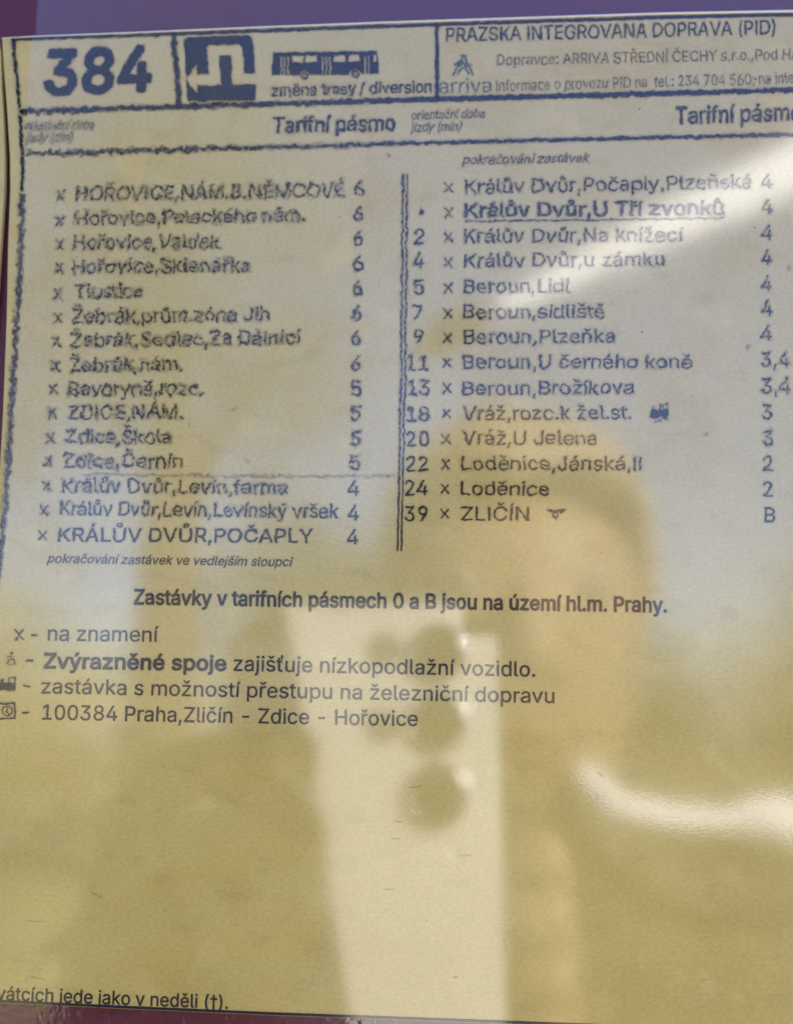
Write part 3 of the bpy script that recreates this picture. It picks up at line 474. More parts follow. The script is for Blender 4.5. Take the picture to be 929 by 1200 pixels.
def slope(x):
    """Lean of upright strokes in the photograph: shift to the right per pixel upwards."""
    return np.interp(x, [40, 470, 900], [0.054, 0.0136, -0.004])

GLYPH = {}
for line in GLYPHS.strip('\n').split('\n'):
    ch, rest = line[0], line[1:]
    adv, cs = rest.split(';')
    GLYPH[ch] = (int(adv), [np.array([[int(v) for v in p.split(',')] for p in c.split(' ')], float)
                            for c in cs.split('|') if c])
GLYPH['†'] = (330, [np.array([[130, -120], [130, 330], [25, 330], [25, 385], [130, 385], [130, 509], [190, 509], [190, 385],
                              [300, 385], [300, 330], [190, 330], [190, -120]][::-1], float)])
GLYPH['I'] = (185, [np.array([[60, 0], [60, 509], [125, 509], [125, 0]], float)])
ac = min((c for c in GLYPH['Í'][1]), key=lambda c: -c[:, 1].min())
ac = ac - [ac[:, 0].mean() - 105, 0]
GLYPH['Í'] = (185, GLYPH['I'][1] + [ac])
# the outlines of the type must turn one way: outer contours clockwise
def area2(c):
    x, y = c[:, 0], c[:, 1]
    return float(np.sum(x * np.roll(y, -1) - np.roll(x, -1) * y))
if area2(GLYPH['†'][1][0]) > 0:
    GLYPH['†'] = (GLYPH['†'][0], [GLYPH['†'][1][0][::-1]])
CAP = 509.0

def contour_sdf(pts, X, Y):
    """Signed distance (negative inside) to one closed outline, X and Y flat arrays."""
    a = pts
    b = np.roll(pts, -1, 0)
    d = b - a
    l2 = np.maximum((d ** 2).sum(1), 1e-12)
    best = np.full(X.shape, 1e9)
    wind = np.zeros(X.shape, int)
    for i in range(len(a)):
        px, py = X - a[i, 0], Y - a[i, 1]
        t = np.clip((px * d[i, 0] + py * d[i, 1]) / l2[i], 0, 1)
        best = np.minimum(best, (px - t * d[i, 0]) ** 2 + (py - t * d[i, 1]) ** 2)
        if d[i, 1] != 0:
            cross = ((a[i, 1] <= Y) != (b[i, 1] <= Y)) & (X < a[i, 0] + (Y - a[i, 1]) / d[i, 1] * d[i, 0])
            wind ^= cross.astype(int)
    return np.where(wind == 1, -1, 1) * np.sqrt(best)

class Ink:
    """Collects marks in photograph pixels and turns them into one mesh lying on the sheet."""
    STEP = 0.5
    def __init__(self):
        self.shapes = []            # (bbox, function of warped X, Y -> signed distance in px, extra weight)
    def poly(self, pts, grow=0.0, holes=()):
        pts = np.array(pts, float)
        hs = [np.array(h, float) for h in holes]
        def f(X, Y):
            d = contour_sdf(pts, X, Y)
            for h in hs:
                d = np.maximum(d, -contour_sdf(h, X, Y))
            return d - grow
        self.shapes.append((pts.min(0), pts.max(0), f))
        return self
    def line(self, pts, width, taper=None):
        pts = np.array(pts, float)
        def f(X, Y):
            best = np.full(X.shape, 1e9)
            for a, b in zip(pts[:-1], pts[1:]):
                d = b - a
                t = np.clip(((X - a[0]) * d[0] + (Y - a[1]) * d[1]) / max((d ** 2).sum(), 1e-9), 0, 1)
                best = np.minimum(best, (X - a[0] - t * d[0]) ** 2 + (Y - a[1] - t * d[1]) ** 2)
            return np.sqrt(best) - width / 2
        for a, b in zip(pts[:-1], pts[1:]):
            pass
        self.shapes.append((pts.min(0) - width / 2, pts.max(0) + width / 2, f))
        return self
    def ring(self, c, r, width):
        def f(X, Y):
            return np.abs(np.hypot(X - c[0], Y - c[1]) - r) - width / 2
        c = np.array(c, float)
        self.shapes.append((c - r - width, c + r + width, f))
        return self
    def dot(self, c, r):
        def f(X, Y):
            return np.hypot(X - c[0], Y - c[1]) - r
        c = np.array(c, float)
        self.shapes.append((c - r, c + r, f))
        return self
    def text(self, s, p0, p1, cap, grow=0.0, shear=0.0, fixed=None):
        """Letters from baseline point p0 to p1 (ink edge to ink edge), capital height in pixels."""
        pen, glyphs = 0.0, []
        for ch in s:
            adv, cs = GLYPH.get(ch, GLYPH['x']) if ch != ' ' else (188, [])
            glyphs.append((pen, cs))
            pen += adv
        xs = [pen0 + c[:, 0] for pen0, cs in glyphs for c in cs]
        lo, hi = min(x.min() for x in xs), max(x.max() for x in xs)
        p0, p1 = np.array(p0, float), np.array(p1, float)
        k = (p1 - p0) / (hi - lo) if fixed is None else np.array([cap / CAP * fixed, 0.0])
        v = cap / CAP
        for pen0, cs in glyphs:
            if not cs: continue
            outl = []
            for c in cs:
                u = pen0 + c[:, 0] - lo + shear * c[:, 1]
                base = p0 + u[:, None] * k
                m = slope(base[:, 0])
                outl.append(np.stack([base[:, 0] + m * c[:, 1] * v, base[:, 1] - c[:, 1] * v], 1))
            outer = [o for o, c in zip(outl, cs) if area2(c) < 0]
            hole = [o for o, c in zip(outl, cs) if area2(c) >= 0]
            def f(X, Y, outer=outer, hole=hole):
                d = contour_sdf(outer[0], X, Y)
                for o in outer[1:]: d = np.minimum(d, contour_sdf(o, X, Y))
                for h in hole: d = np.maximum(d, -contour_sdf(h, X, Y))
                return d - grow
            allp = np.concatenate(outl)
            self.shapes.append((allp.min(0), allp.max(0), f))
        return self
    def build(self, name, parent, mat=None, lift=0.00003, strength=0.9, wearmul=1.0, label=None):
        S = self.STEP
        PAD = 5.0
        x0 = np.floor(min(s[0][0] for s in self.shapes) - PAD)
        y0 = np.floor(min(s[0][1] for s in self.shapes) - PAD)
        x1 = np.ceil(max(s[1][0] for s in self.shapes) + PAD)
        y1 = np.ceil(max(s[1][1] for s in self.shapes) + PAD)
        x0, x1 = max(x0, -14), min(x1, 946)
        y0, y1 = max(y0, -10), min(y1, 1215)
        nx, ny = int((x1 - x0) / S) + 1, int((y1 - y0) / S) + 1
        gx, gy = x0 + S * np.arange(nx), y0 + S * np.arange(ny)
        sd = np.full((ny, nx), 50.0)
        XX, YY = np.meshgrid(gx, gy)
        W = wear(XX, YY) * wearmul
        amp = 1.5 * W
        wx = XX + amp * ((vnoise(XX, YY, 5.0, 11) - 0.5) * 2.2 + (vnoise(XX, YY, 2.3, 12) - 0.5) * 1.2)
        wy = YY + amp * ((vnoise(XX, YY, 5.0, 21) - 0.5) * 2.2 + (vnoise(XX, YY, 2.3, 22) - 0.5) * 1.2)
        for a, b, f in self.shapes:
            i0, i1 = np.searchsorted(gx, [a[0] - PAD, b[0] + PAD])
            j0, j1 = np.searchsorted(gy, [a[1] - PAD, b[1] + PAD])
            if i1 <= i0 or j1 <= j0: continue
            sl = (slice(j0, j1), slice(i0, i1))
            d = f(wx[sl].ravel(), wy[sl].ravel()).reshape(j1 - j0, i1 - i0)
            sd[sl] = np.minimum(sd[sl], d)
        soft = 0.50 + 0.22 * W
        dens = sstep(soft, -soft, sd + 0.35 * W * (vnoise(XX, YY, 2.0, 31) - 0.5) * 2)
        mott = vnoise(XX, YY, 1.8, 41) * 0.6 + vnoise(XX, YY, 4.5, 42) * 0.4
        rim = sstep(-2.6, -0.4, sd)                    # the middle of a wide stroke keeps its ink
        dens = dens * (1 - np.clip(W, 0, 1) * (0.22 + 0.43 * rim) * sstep(0.35, 0.75, mott))
        halo = sstep(3.0, 0.0, sd) * (0.34 * W) * (0.35 + 1.1 * vnoise(XX, YY, 3.0, 51))
        dens = np.maximum(dens, np.clip(halo, 0, 1) * 0.9) * strength
        c = np.maximum.reduce([dens[:-1, :-1], dens[1:, :-1], dens[:-1, 1:], dens[1:, 1:]]) > 0.035
        jj, ii = np.nonzero(c)
        v00 = jj * nx + ii
        quads = np.stack([v00, v00 + nx, v00 + nx + 1, v00 + 1], 1)
        used, inv = np.unique(quads, return_inverse=True)
        inv = inv.reshape(quads.shape)
        P = plane_pt(XX.ravel()[used], YY.ravel()[used], lift)
        me = bpy.data.meshes.new(name)
        nv, nf = len(used), len(quads)
        me.vertices.add(nv)
        me.vertices.foreach_set('co', P.astype(np.float32).ravel())
        me.loops.add(nf * 4)
        me.loops.foreach_set('vertex_index', inv.astype(np.int32).ravel())
        me.polygons.add(nf)
        me.polygons.foreach_set('loop_start', (np.arange(nf) * 4).astype(np.int32))
        at = me.attributes.new('ink_load', 'FLOAT', 'POINT')
        at.data.foreach_set('value', dens.ravel()[used].astype(np.float32))
        me.update(calc_edges=True)
        o = link_mesh(name, me, mat or M_INK, parent)
        if label: o['label'] = label
        return o

# ------------------------------------------------------------------ ground, the notice board and the sheets on it
def ground():
    bm = bmesh.new()
    bmesh.ops.create_grid(bm, x_segments=40, y_segments=40, size=60)
    for v in bm.verts:
        v.co.z = -0.02 * (1 + math.sin(v.co.x * 0.7) * math.cos(v.co.y * 0.5)) if v.co.length > 3 else 0
    m = simple_mat('dry_grass', (0.20, 0.17, 0.075), 0.95, 0.35, 3.0)
    tag(link_bm('ground', bm, m), kind='structure')
ground()

SHEET_AT = Vector((0.0, 0.0, 1.46))
bTL = plane_pt(-40, -60)
board = empty('notice_board', (0.0, 0.012, 0.0), 'maroon enamelled notice board the timetable is fixed to, bluish sheen along its top', 'notice board')
bm = bmesh.new()
bm_box(bm, ((0.1015 - 0.115) / 2, 0.0103, 1.515), (0.1015 + 0.115, 0.018, 0.46))
bmesh.ops.bevel(bm, geom=bm.edges[:], offset=0.002, segments=2, affect='EDGES')
link_bm('panel', bm, M_MAROON, board)
bm = bmesh.new()
bm_box(bm, (-0.008, 0.045, 0.9), (0.05, 0.05, 1.8))
link_bm('post', bm, simple_mat('galvanised_steel', (0.45, 0.45, 0.44), 0.5, 0.1, 20, 0.8), board)

# the printed sheet: outline measured on the notice plane
left_edge = [(3, 44), (5, 80), (8.7, 127), (12.3, 184), (12.6, 223), (10.2, 283), (8.4, 373), (6, 434), (4, 486), (0, 555), (-4, 624), (-10, 760), (-16, 900), (-24, 1174)]
top_edge = [(3, 44), (40, 41.8), (150, 37.6), (300, 31.2), (450, 25.4), (600, 20.6), (769, 15.2), (929, 12.2), (990, 11)]
bottom_edge = [(-24, 1174.5), (0, 1175.5), (150, 1182.5), (320, 1190), (620, 1201), (990, 1215)]
sheet = empty('timetable_sheet', SHEET_AT, 'yellowed laminated bus timetable numbered 384 with its print running in the damp', 'timetable')
outline = left_edge + bottom_edge[1:] + top_edge[::-1][:-1]
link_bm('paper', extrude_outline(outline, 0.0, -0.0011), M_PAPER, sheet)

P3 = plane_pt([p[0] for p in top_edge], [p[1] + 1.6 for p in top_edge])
bm = bmesh.new()  # thin white bead standing for the light caught along the top edge
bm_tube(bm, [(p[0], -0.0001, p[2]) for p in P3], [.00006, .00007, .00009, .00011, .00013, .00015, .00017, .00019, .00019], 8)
link_bm('edge_highlight', bm, M_EDGE, sheet, True)

strip = [(-330, 46), (-2, 46), (1, 60), (2, 100), (4.2, 140), (5.8, 184), (5.2, 223), (1.2, 283), (-3, 340), (-12, 430), (-20, 520), (-28, 640), (-36, 800), (-44, 1000), (-50, 1180), (-330, 1168)]
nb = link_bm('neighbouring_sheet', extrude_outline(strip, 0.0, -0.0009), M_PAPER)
tag(nb, 'narrow cream edge of another sheet beside the timetable, across a dark maroon gap', 'paper sheet')

# ------------------------------------------------------------------ everything printed on the sheet
def P(name, ink, **k):
    return ink.build(name, k.pop('parent', sheet), **k)

# ruled lines of the heading
P('page_border', Ink()
  .line([(16, 46.5), (40, 45.2), (150, 42.0), (300, 36.4), (450, 31.0), (600, 26.0), (769, 20.6), (960, 16.5)], 4.2)
  .line([(15.5, 46), (18.4, 75), (21.3, 103), (23.6, 127), (25.3, 160), (26.4, 190), (26.8, 223)], 4.0),
  strength=0.93, wearmul=0.6)
P('page_border', Ink().line([(26.8, 222), (25, 283), (20.4, 373), (17, 434), (13.4, 486), (9, 555), (3.8, 624), (-4, 700)], 5.2), strength=0.78, wearmul=1.3)
P('foot_rule', Ink().line([(-12, 1172.6), (0, 1173.3), (150, 1180.3), (320, 1187.8), (620, 1198.6), (950, 1211)], 3.4), lift=0.00004, strength=0.95)
P('heading_rule', Ink().line([(27, 131), (150, 127), (300, 122.6), (450, 118), (610, 113.8), (770, 109.6), (960, 104.6)], 6.4), strength=0.92, wearmul=1.25)
P('heading_rule', Ink().line([(28, 180.5), (160, 177), (300, 173), (450, 168.6), (620, 164.6), (770, 161.4), (960, 157.2)], 4.4), strength=0.92, wearmul=1.5)
P('heading_divider', Ink().line([(203.6, 40), (206, 70), (208.6, 100), (210.4, 124)], 6.4), strength=0.92, lift=0.00004)
P('heading_divider', Ink().line([(511.6, 30), (511.8, 70), (512, 113)], 4.8), strength=0.9, lift=0.00004)
P('column_divider', Ink().line([(472.2, 205), (471, 330), (469.6, 450), (467.6, 560), (465.8, 645)], 2.0)
  .line([(477.0, 204), (476, 330), (474.4, 450), (472, 560), (470, 645)], 2.0), strength=0.95, wearmul=1.0)
P('fold_line', Ink().line([(100, 556.4), (210, 556.6), (330, 558.4), (462, 557.6)], 0.9), strength=0.5, wearmul=1.6)

P('route_number', Ink().text('384', (54.5, 110.6), (175, 105.4), 50, grow=2.9), strength=0.96, wearmul=0.7)

# detour sign: dark rounded square, white arrow path left out of it
def ib(X, Y): return (150 + X / 5.806, 20 + Y / 5.806)
def rounded(a, b, c, d, r):
    out = []
    q = [np.array(p, float) for p in (a, b, c, d)]
    for i in range(4):
        p0, p1, p2 = q[i - 1], q[i], q[(i + 1) % 4]
        u = (p0 - p1) / np.linalg.norm(p0 - p1); w = (p2 - p1) / np.linalg.norm(p2 - p1)
        for t in np.linspace(0, 1, 6):
            s, e = p1 + u * r, p1 + w * r
            out.append((1 - t) ** 2 * s + 2 * (1 - t) * t * p1 + t * t * e)
    return out
arrow = [ib(*p) for p in [(395, 422), (465, 328), (468, 392), (546, 390), (541, 205), (560, 190), (760, 188), (780, 205), (790, 386), (885, 384),
                          (885, 456), (722, 462), (708, 448), (704, 262), (622, 262), (632, 462), (470, 466), (470, 520)]]
P('detour_sign', Ink().poly(rounded(ib(376, 136), ib(850, 116), ib(876, 582), ib(410, 602), 10.5), holes=[arrow]), strength=0.94, wearmul=0.7)

def cb(X, Y): return (300 + X / 5.806, 20 + Y / 5.806)
def quad(x0, y0, x1, y1): return [cb(x0, y0), cb(x1, y0 - (x1 - x0) * .015), cb(x1, y1 - (x1 - x0) * .015), cb(x0, y1)]
wins = [quad(247, 266, 324, 310), quad(340, 264, 414, 306), quad(532, 262, 612, 306), quad(632, 260, 704, 302), quad(800, 256, 819, 302)]
doors = [quad(x, 272, x + 8, 394) for x in (170, 190, 214)] + [quad(x, 268, x + 8, 392) for x in (450, 476, 500)] + [quad(x, 262, x + 8, 388) for x in (738, 764)]
bus = Ink().poly([cb(118, 240), cb(400, 238), cb(822, 231), cb(836, 320), cb(833, 384), cb(720, 388), cb(700, 366), cb(676, 358), cb(650, 368), cb(634, 392),
                  cb(370, 396), cb(352, 372), cb(330, 364), cb(308, 374), cb(292, 398), cb(108, 392), cb(108, 330)], holes=wins + doors)
bus.ring(cb(330, 398), 3.6, 2.2).dot(cb(330, 398), 1.2).ring(cb(676, 388), 3.6, 2.2).dot(cb(676, 388), 1.2)
P('bus_pictogram', bus, strength=0.92, wearmul=0.7)
P('detour_caption', Ink().text('změna trasy / diversion', (318.6, 112.6), (505.4, 108), 13.2, grow=0.45), strength=0.9)

P('network_title', Ink().text('PRAZSKA INTEGROVANA DOPRAVA (PID)', (522.5, 49), (907.5, 40), 16.2, grow=0.25), strength=0.88)
P('carrier_line', Ink().text('Dopravce: ARRIVA STŘEDNÍ ČECHY s.r.o.,Pod Ha', (582.3, 76.6), (934, 69.6), 12.6, grow=-0.1), strength=0.82)
P('information_line', Ink().text('Informace o provozu PID na  tel.: 234 704 560; na inte', (581.2, 107), (930, 97.6), 12.8, grow=-0.1), strength=0.82)
em = Ink()
for pts in ([(531, 88), (536, 79), (543, 64.5)], [(543, 64.5), (549, 78), (554, 87.5)], [(536, 79), (543, 73), (549, 78)], [(533, 76.5), (540, 70), (545, 78.5), (551.5, 76)],
            [(536.5, 87), (541, 79.5), (545, 80), (549, 87)], [(541, 65), (546, 66)]):
    em.line(pts, 2.0)
P('carrier_emblem', em, mat=M_BLUE, strength=0.85)
P('carrier_wordmark', Ink().text('arriva', (514.4, 109.6), (575.2, 108.2), 17.2, grow=-0.15), mat=M_BLUE, strength=0.85)

P('zone_heading', Ink().text('Tarifní pásmo', (320, 155.6), (462.8, 152.6), 17.6, grow=0.75), strength=0.9)
P('zone_heading', Ink().text('Tarifní pásmo', (791.4, 145.2), (938, 141), 19.6, grow=0.75), strength=0.8)
P('time_caption', Ink().text('orientační doba', (29.3, 152.6), (110, 151), 10.2, grow=.2, shear=.2).text('jízdy (min)', (30, 166.4), (84, 165), 10.2, grow=.2, shear=.2), strength=0.7)
P('time_caption', Ink().text('orientační doba', (481.5, 140.4), (567, 137.8), 10.2, grow=.2, shear=.2).text('jízdy (min)', (481, 154.4), (539.6, 153.2), 10.2, grow=.2, shear=.2), strength=0.75)

# stops: one part per row, with its mark, zone and minutes as sub-parts
def xmark(ink, c, r=5.0, w=2.1):
    return ink.line([(c[0] - r * .8, c[1] - r), (c[0] + r * .8, c[1] + r)], w).line([(c[0] + r * .8, c[1] - r), (c[0] - r * .8, c[1] + r)], w)
def digits(s, cx, cy, cap=17.6, left=None):
    ink = Ink()
    w = sum(GLYPH[c][0] for c in s) * cap / CAP
    x = cx - w / 2 + 1 if left is None else left
    return ink.text(s, (x, cy + cap / 2), None or (x + 1, cy + cap / 2), cap, grow=0.3, fixed=0.98)
LEFT = [('HOŘOVICE,NÁM.B.NĚMCOVÉ', (89, 235.2), (403, 230.6), (71.6, 230), '6', (422, 220.6)),
        ('Hořovice,Palackého nám.', (89, 263.6), (357, 259.6), (71, 259), '6', (421.6, 250.8)),
        ('Hořovice,Valdek', (86.4, 292.6), (257.8, 291), (70.3, 286.4), '6', (420.8, 279.4)),
        ('Hořovice,Sklenářka', (86, 320.4), (292, 318.4), (70, 314.4), '6', (420.6, 308.5)),
        ('Tlustice', (88.6, 349.2), (167, 348.4), (68.4, 344.7), '6', (420, 337.8)),
        ('Žebrák,prům.zóna Jih', (85.4, 379), (315, 375.6), (67.8, 373.4), '6', (419.5, 367.4)),
        ('Žebrák,Sedlec,Za Dálnicí', (83, 406.6), (352, 403), (66.2, 400), '6', (418.8, 396.3)),
        ('Žebrák,nám.', (82, 435.6), (213.6, 434), (65.2, 428.6), '6', (418.8, 425.6)),
        ('Bavoryně,rozc.', (80.8, 463.8), (237.6, 462.6), (62.8, 456), '5', (418.6, 455)),
        ('ZDICE,NÁM.', (80, 490.8), (214, 490.6), (61.3, 484.4), '5', (418, 483.8)),
        ('Zdice,Škola', (77.6, 519.4), (200, 520), (59.2, 513), '5', (417.8, 513.6)),
        ('Zdice,Černín', (75.2, 547.6), (213, 548.2), (56.8, 541), '5', (416.8, 542)),
        ('Králův Dvůr,Levín,farma', (73, 576.6), (336, 579), (55, 569.6), '4', (414.8, 572)),
        ('Králův Dvůr,Levín,Levínský vršek', (70.4, 603.4), (396.4, 607), (52.4, 598), '4', (414.4, 601)),
        ('KRÁLŮV DVŮR,POČAPLY', (68.6, 634.6), (366.4, 636), (50.5, 627.4), '4', (413.6, 629.4))]
RIGHT = [('Králův Dvůr,Počaply,Plzeňská', (544.6, 226.8), (879.4, 220.6), (525.6, 220.3), '4', (898.4, 212.8), '', None),
         ('Králův Dvůr,U Tří zvonků', (544.4, 254.4), (846.8, 251), (525.6, 249.6), '4', (898.4, 242), '•', (493.6, 248)),
         ('Králův Dvůr,Na knížecí', (544, 284.4), (799.8, 282.8), (525.4, 278), '4', (898.4, 272.2), '2', (492.4, 277.6)),
         ('Králův Dvůr,u zámku', (544, 313.4), (777.8, 311.4), (525, 307.5), '4', (897.8, 302), '4', (490.8, 305)),
         ('Beroun,Lidl', (543.6, 343.4), (668, 342.6), (524.7, 337.6), '4', (898.2, 332.4), '5', (491.6, 336.4)),
         ('Beroun,sídliště', (543, 373.6), (708, 372.6), (524.6, 367.4), '4', (898.4, 361), '7', (490.4, 366)),
         ('Beroun,Plzeňka', (543, 402.8), (720, 401.4), (524, 396.3), '4', (898, 390.6), '9', (491.4, 394.4)),
         ('Beroun,U černého koně', (542.2, 432), (810, 431.4), (524, 425.2), '3,4', (908.6, 421.4), '11', (490.6, 425)),
         ('Beroun,Brožíkova', (542, 463), (741.8, 461.6), (523.2, 455.2), '3,4', (909.4, 452), '13', (491.6, 454.6)),
         ('Vráž,rozc.k žel.st.', (542, 492.2), (739.4, 491), (522.8, 484.6), '3', (899, 482.8), '18', (491, 485)),
         ('Vráž,U Jelena', (541.8, 521), (698.6, 521), (522, 514.6), '3', (900, 513), '20', (490.6, 514)),
         ('Loděnice,Jánská,II', (541, 550.6), (751.4, 551.2), (521.6, 544), '2', (900.6, 543), '22', (489.8, 543.4)),
         ('Loděnice', (540.2, 580), (642.8, 580.8), (521, 573), '2', (900.4, 573.2), '24', (488.6, 571.6)),
         ('ZLIČÍN', (540, 609.8), (619.4, 610), (520.8, 602), 'B', (902.4, 603.4), '39', (488.6, 601.8))]
for s, p0, p1, xm, z, zc in LEFT:
    cap = 16.0 if s.isupper() else 15.8
    row = P('stop_row', Ink().text(s, p0, p1, cap, grow=0.3), strength=0.9)
    P('request_mark', xmark(Ink(), xm), parent=row, strength=0.88)
    P('zone_number', digits(z, *zc), parent=row, strength=0.9)
for s, p0, p1, xm, z, zc, mn, mc in RIGHT:
    bold = 'Tří' in s
    ink = Ink().text(s, p0, p1, 15.8, grow=0.75 if bold else 0.2)
    if bold:
        ink.line([(545, 259.8), (700, 257.6), (847, 255.6)], 1.5)
    row = P('stop_row', ink, strength=0.9, label='underlined bold stop name' if bold else None)
    P('request_mark', xmark(Ink(), xm, 4.9, 1.9), parent=row, strength=0.9)
    P('zone_number', digits(z, *zc, cap=17.4), parent=row, strength=0.82)
    if mn == '•':
        P('departure_dot', Ink().poly([(493.6, 243), (497, 249), (495.6, 252), (491.6, 252.2), (490.2, 249)]), parent=row)
    elif mn:
        P('minute_number', digits(mn, *mc, cap=17.2), parent=row)
    if 'žel.st' in s:
        t = Ink().poly([(760, 488), (762.4, 481), (764, 480), (764, 476.4), (766, 476.2), (766.4, 480), (782.6, 479.4), (783.4, 486), (782, 489.4), (778, 490.4), (772, 488.6), (766, 490.6), (760.6, 489.6)])
        t.line([(772.6, 479), (772.8, 475), (776, 474.6), (776.2, 478)], 1.4).line([(777, 475.6), (781.6, 473.8), (781.8, 479)], 1.3)
        t.line([(766, 494.6), (772, 492.6), (774, 491.4)], 1.0).line([(776, 490), (783, 491.4)], 1.0)
        P('train_symbol', t, parent=row, strength=0.85)
    if s == 'ZLIČÍN':
        t = Ink().poly([(640.4, 597.6), (645, 596.2), (649.4, 598.6), (655, 596.4), (663.6, 596.6), (661, 599.6), (656.6, 602), (654, 600), (648.4, 601), (643, 600)])
        t.ring((651, 603.2), 2.9, 1.7).line([(648.4, 605.6), (651.2, 607.4), (653.8, 605.4)], 1.6)
        P('aircraft_symbol', t, parent=row, wearmul=1.3)

P('continuation_note', Ink().text('pokračování zastávek ve vedlejším sloupci', (56, 659.4), (341, 663.6), 10.2, grow=.2, shear=.22), strength=0.85)
P('continuation_note', Ink().text('pokračování zastávek', (542, 192.6), (689, 190), 10.4, grow=.2, shear=.22), strength=0.85)
P('zone_note', Ink().text('Zastávky v tarifních pásmech 0 a B jsou na území hl.m. Prahy.', (157.4, 708), (780.6, 717.4), 17.2, grow=0.75), strength=0.92)

row = P('legend_row', Ink().text('na znamení', (56.4, 750.8), (185.4, 752), 17.4, grow=0.2).line([(37.6, 744.6), (43.6, 744.8)], 2.2), strength=0.92)
P('legend_symbol', xmark(Ink(), (22.8, 743.8), 5.6, 2.1), parent=row, strength=0.85)
row = P('legend_row', Ink().text('Zvýrazněné spoje', (52.2, 783), (264.6, 785.8), 17.4, grow=0.85)
        .text('zajišťuje nízkopodlažní vozidlo.', (273.8, 786), (626.6, 793), 17.4, grow=0.22).line([(32.6, 773.8), (38.6, 774.2)], 2.4), strength=0.93)
P('legend_symbol', Ink().dot((13.6, 765.6), 1.6).line([(13.4, 767), (13, 773), (17.6, 773.4), (19, 777.4)], 1.4).line([(10, 770), (16, 770)], 1.1)
  .line([(11, 773), (9, 776), (11.4, 779.4), (16, 779), (18, 776)], 1.3), parent=row, strength=0.75, label='wheelchair symbol')
row = P('legend_row', Ink().text('zastávka s možností přestupu na železniční dopravu', (48.8, 812.4), (649, 824), 17.4, grow=0.2).line([(28.8, 803.8), (35, 804.6)], 2.2), strength=0.92)
P('legend_symbol', Ink().poly([(-8, 800), (1, 800), (2, 796), (4.6, 796), (5, 800.4), (18.6, 799.6), (18.8, 809.6), (-8, 809)]).line([(11, 800), (11.2, 794.6), (18, 794), (18.4, 800)], 1.4),
  parent=row, strength=0.88, label='locomotive symbol')
row = P('legend_row', Ink().text('100384 Praha,Zličín - Zdice - Hořovice', (50, 843.2), (489, 850.8), 17.4, grow=0.22).line([(27.6, 835), (33.6, 835.2)], 2.2), strength=0.93)
sym = Ink().line([(-8, 824.6), (17.6, 823.8), (18, 841.8), (-8, 842.2)], 2.2).ring((9, 833), 5.6, 1.8).line([(9, 829.4), (7.8, 834), (10.4, 837)], 1.6).line([(-2, 826), (-2, 840)], 4)
P('legend_symbol', sym, parent=row, strength=0.85, label='boxed round symbol')
P('footnote', Ink().text('vátcích jede jako v neděli (†).', (-3.6, 1171.6), (267, 1182.2), 15.6, grow=0.25), lift=0.00005, strength=0.95)

sp = Ink()
for x, y, r in ((455, 184, 1.3), (876, 407, 1.0), (924, 314, 1.2), (277, 480, .8), (224, 497, 1.0), (289, 540, .9), (827, 508, 1.2), (192, 898, 1.0), (265, 987, .8), (119, 1048, .7),
                (89, 1127, .8), (208, 1115, .6), (500, 1079, .9), (720, 770, .8), (640, 720, .9), (395, 1010, .6), (748, 1130, .7), (30, 1000, .7), (150, 955, .6), (690, 1060, .6)):
    sp.dot((x, y), r)
for a, b, wd in (((462, 962), (471, 963.4), 1.1), ((459, 983), (468, 983), 1.0), ((451, 1042), (462, 1042.6), .9), ((540, 1003), (552, 1002), .8), ((479, 923), (494, 921), .9), ((531, 1145.6), (536, 1144.4), 1.3),
                 ((108, 1046), (120, 1052), .7), ((30, 1079), (52, 1080), .6), ((36, 1144), (54, 1148), .7), ((700, 905), (708, 912), .6), ((590, 1100), (593, 1112), .6), ((820, 1150), (832, 1147), .6)):
    sp.line([a, b], wd)
tag(P('dirt_specks', sp, strength=0.42, wearmul=2.0, lift=0.00005), kind='stuff')

# ------------------------------------------------------------------ what the glossy film mirrors: the photographer with the phone, trees, an added white reflector
def loc2w(r, u, f):
    """Millimetres in the phone's own frame (right, up, towards the board) -> world."""
    return CAM + (cR * r + cU * u + cF * f) * 0.001
PHM = Matrix(((cR.x, cU.x, cF.x, CAM.x), (cR.y, cU.y, cF.y, CAM.y), (cR.z, cU.z, cF.z, CAM.z), (0, 0, 0, 1))) @ Matrix.Scale(0.001, 4)

M_WHITE = simple_mat('white_phone_shell', (0.50, 0.50, 0.485), 0.3, 0.02, 200)
M_BLACK = simple_mat('black_glass', (0.012, 0.012, 0.014), 0.08, 0.1, 200)
M_METAL = simple_mat('polished_metal_ring', (0.75, 0.75, 0.77), 0.18, 0.05, 200, 1.0)
phone = empty('smartphone', loc2w(-20, -40, -8), 'white smartphone with three round camera lenses, mirrored in the film over the sheet', 'smartphone')
bm = bmesh.new()
bm_box(bm, (-20.5, -42, -7.5), (72, 148, 7.0))
vert = [e for e in bm.edges if abs((e.verts[0].co - e.verts[1].co).z) > 3]
bmesh.ops.bevel(bm, geom=vert, offset=9, segments=8, affect='EDGES')
bmesh.ops.bevel(bm, geom=[e for e in bm.edges if abs((e.verts[0].co - e.verts[1].co).z) < .01 and e.calc_face_angle(0) > 0.5], offset=1.4, segments=3, affect='EDGES')
bmesh.ops.transform(bm, matrix=PHM, verts=bm.verts)
bmesh.ops.recalc_face_normals(bm, faces=bm.faces)
link_bm('back_shell', bm, M_WHITE, phone)
bm = bmesh.new()
bm_box(bm, (-20.5, -42, -11.25), (67, 143, 0.4))
bmesh.ops.transform(bm, matrix=PHM, verts=bm.verts)
link_bm('screen', bm, M_BLACK, phone)
bm = bmesh.new()
bm_box(bm, (15.9, -42, -7.5), (0.5, 120, 3.6))
bmesh.ops.transform(bm, matrix=PHM, verts=bm.verts)
link_bm('side_rail', bm, M_METAL, phone)
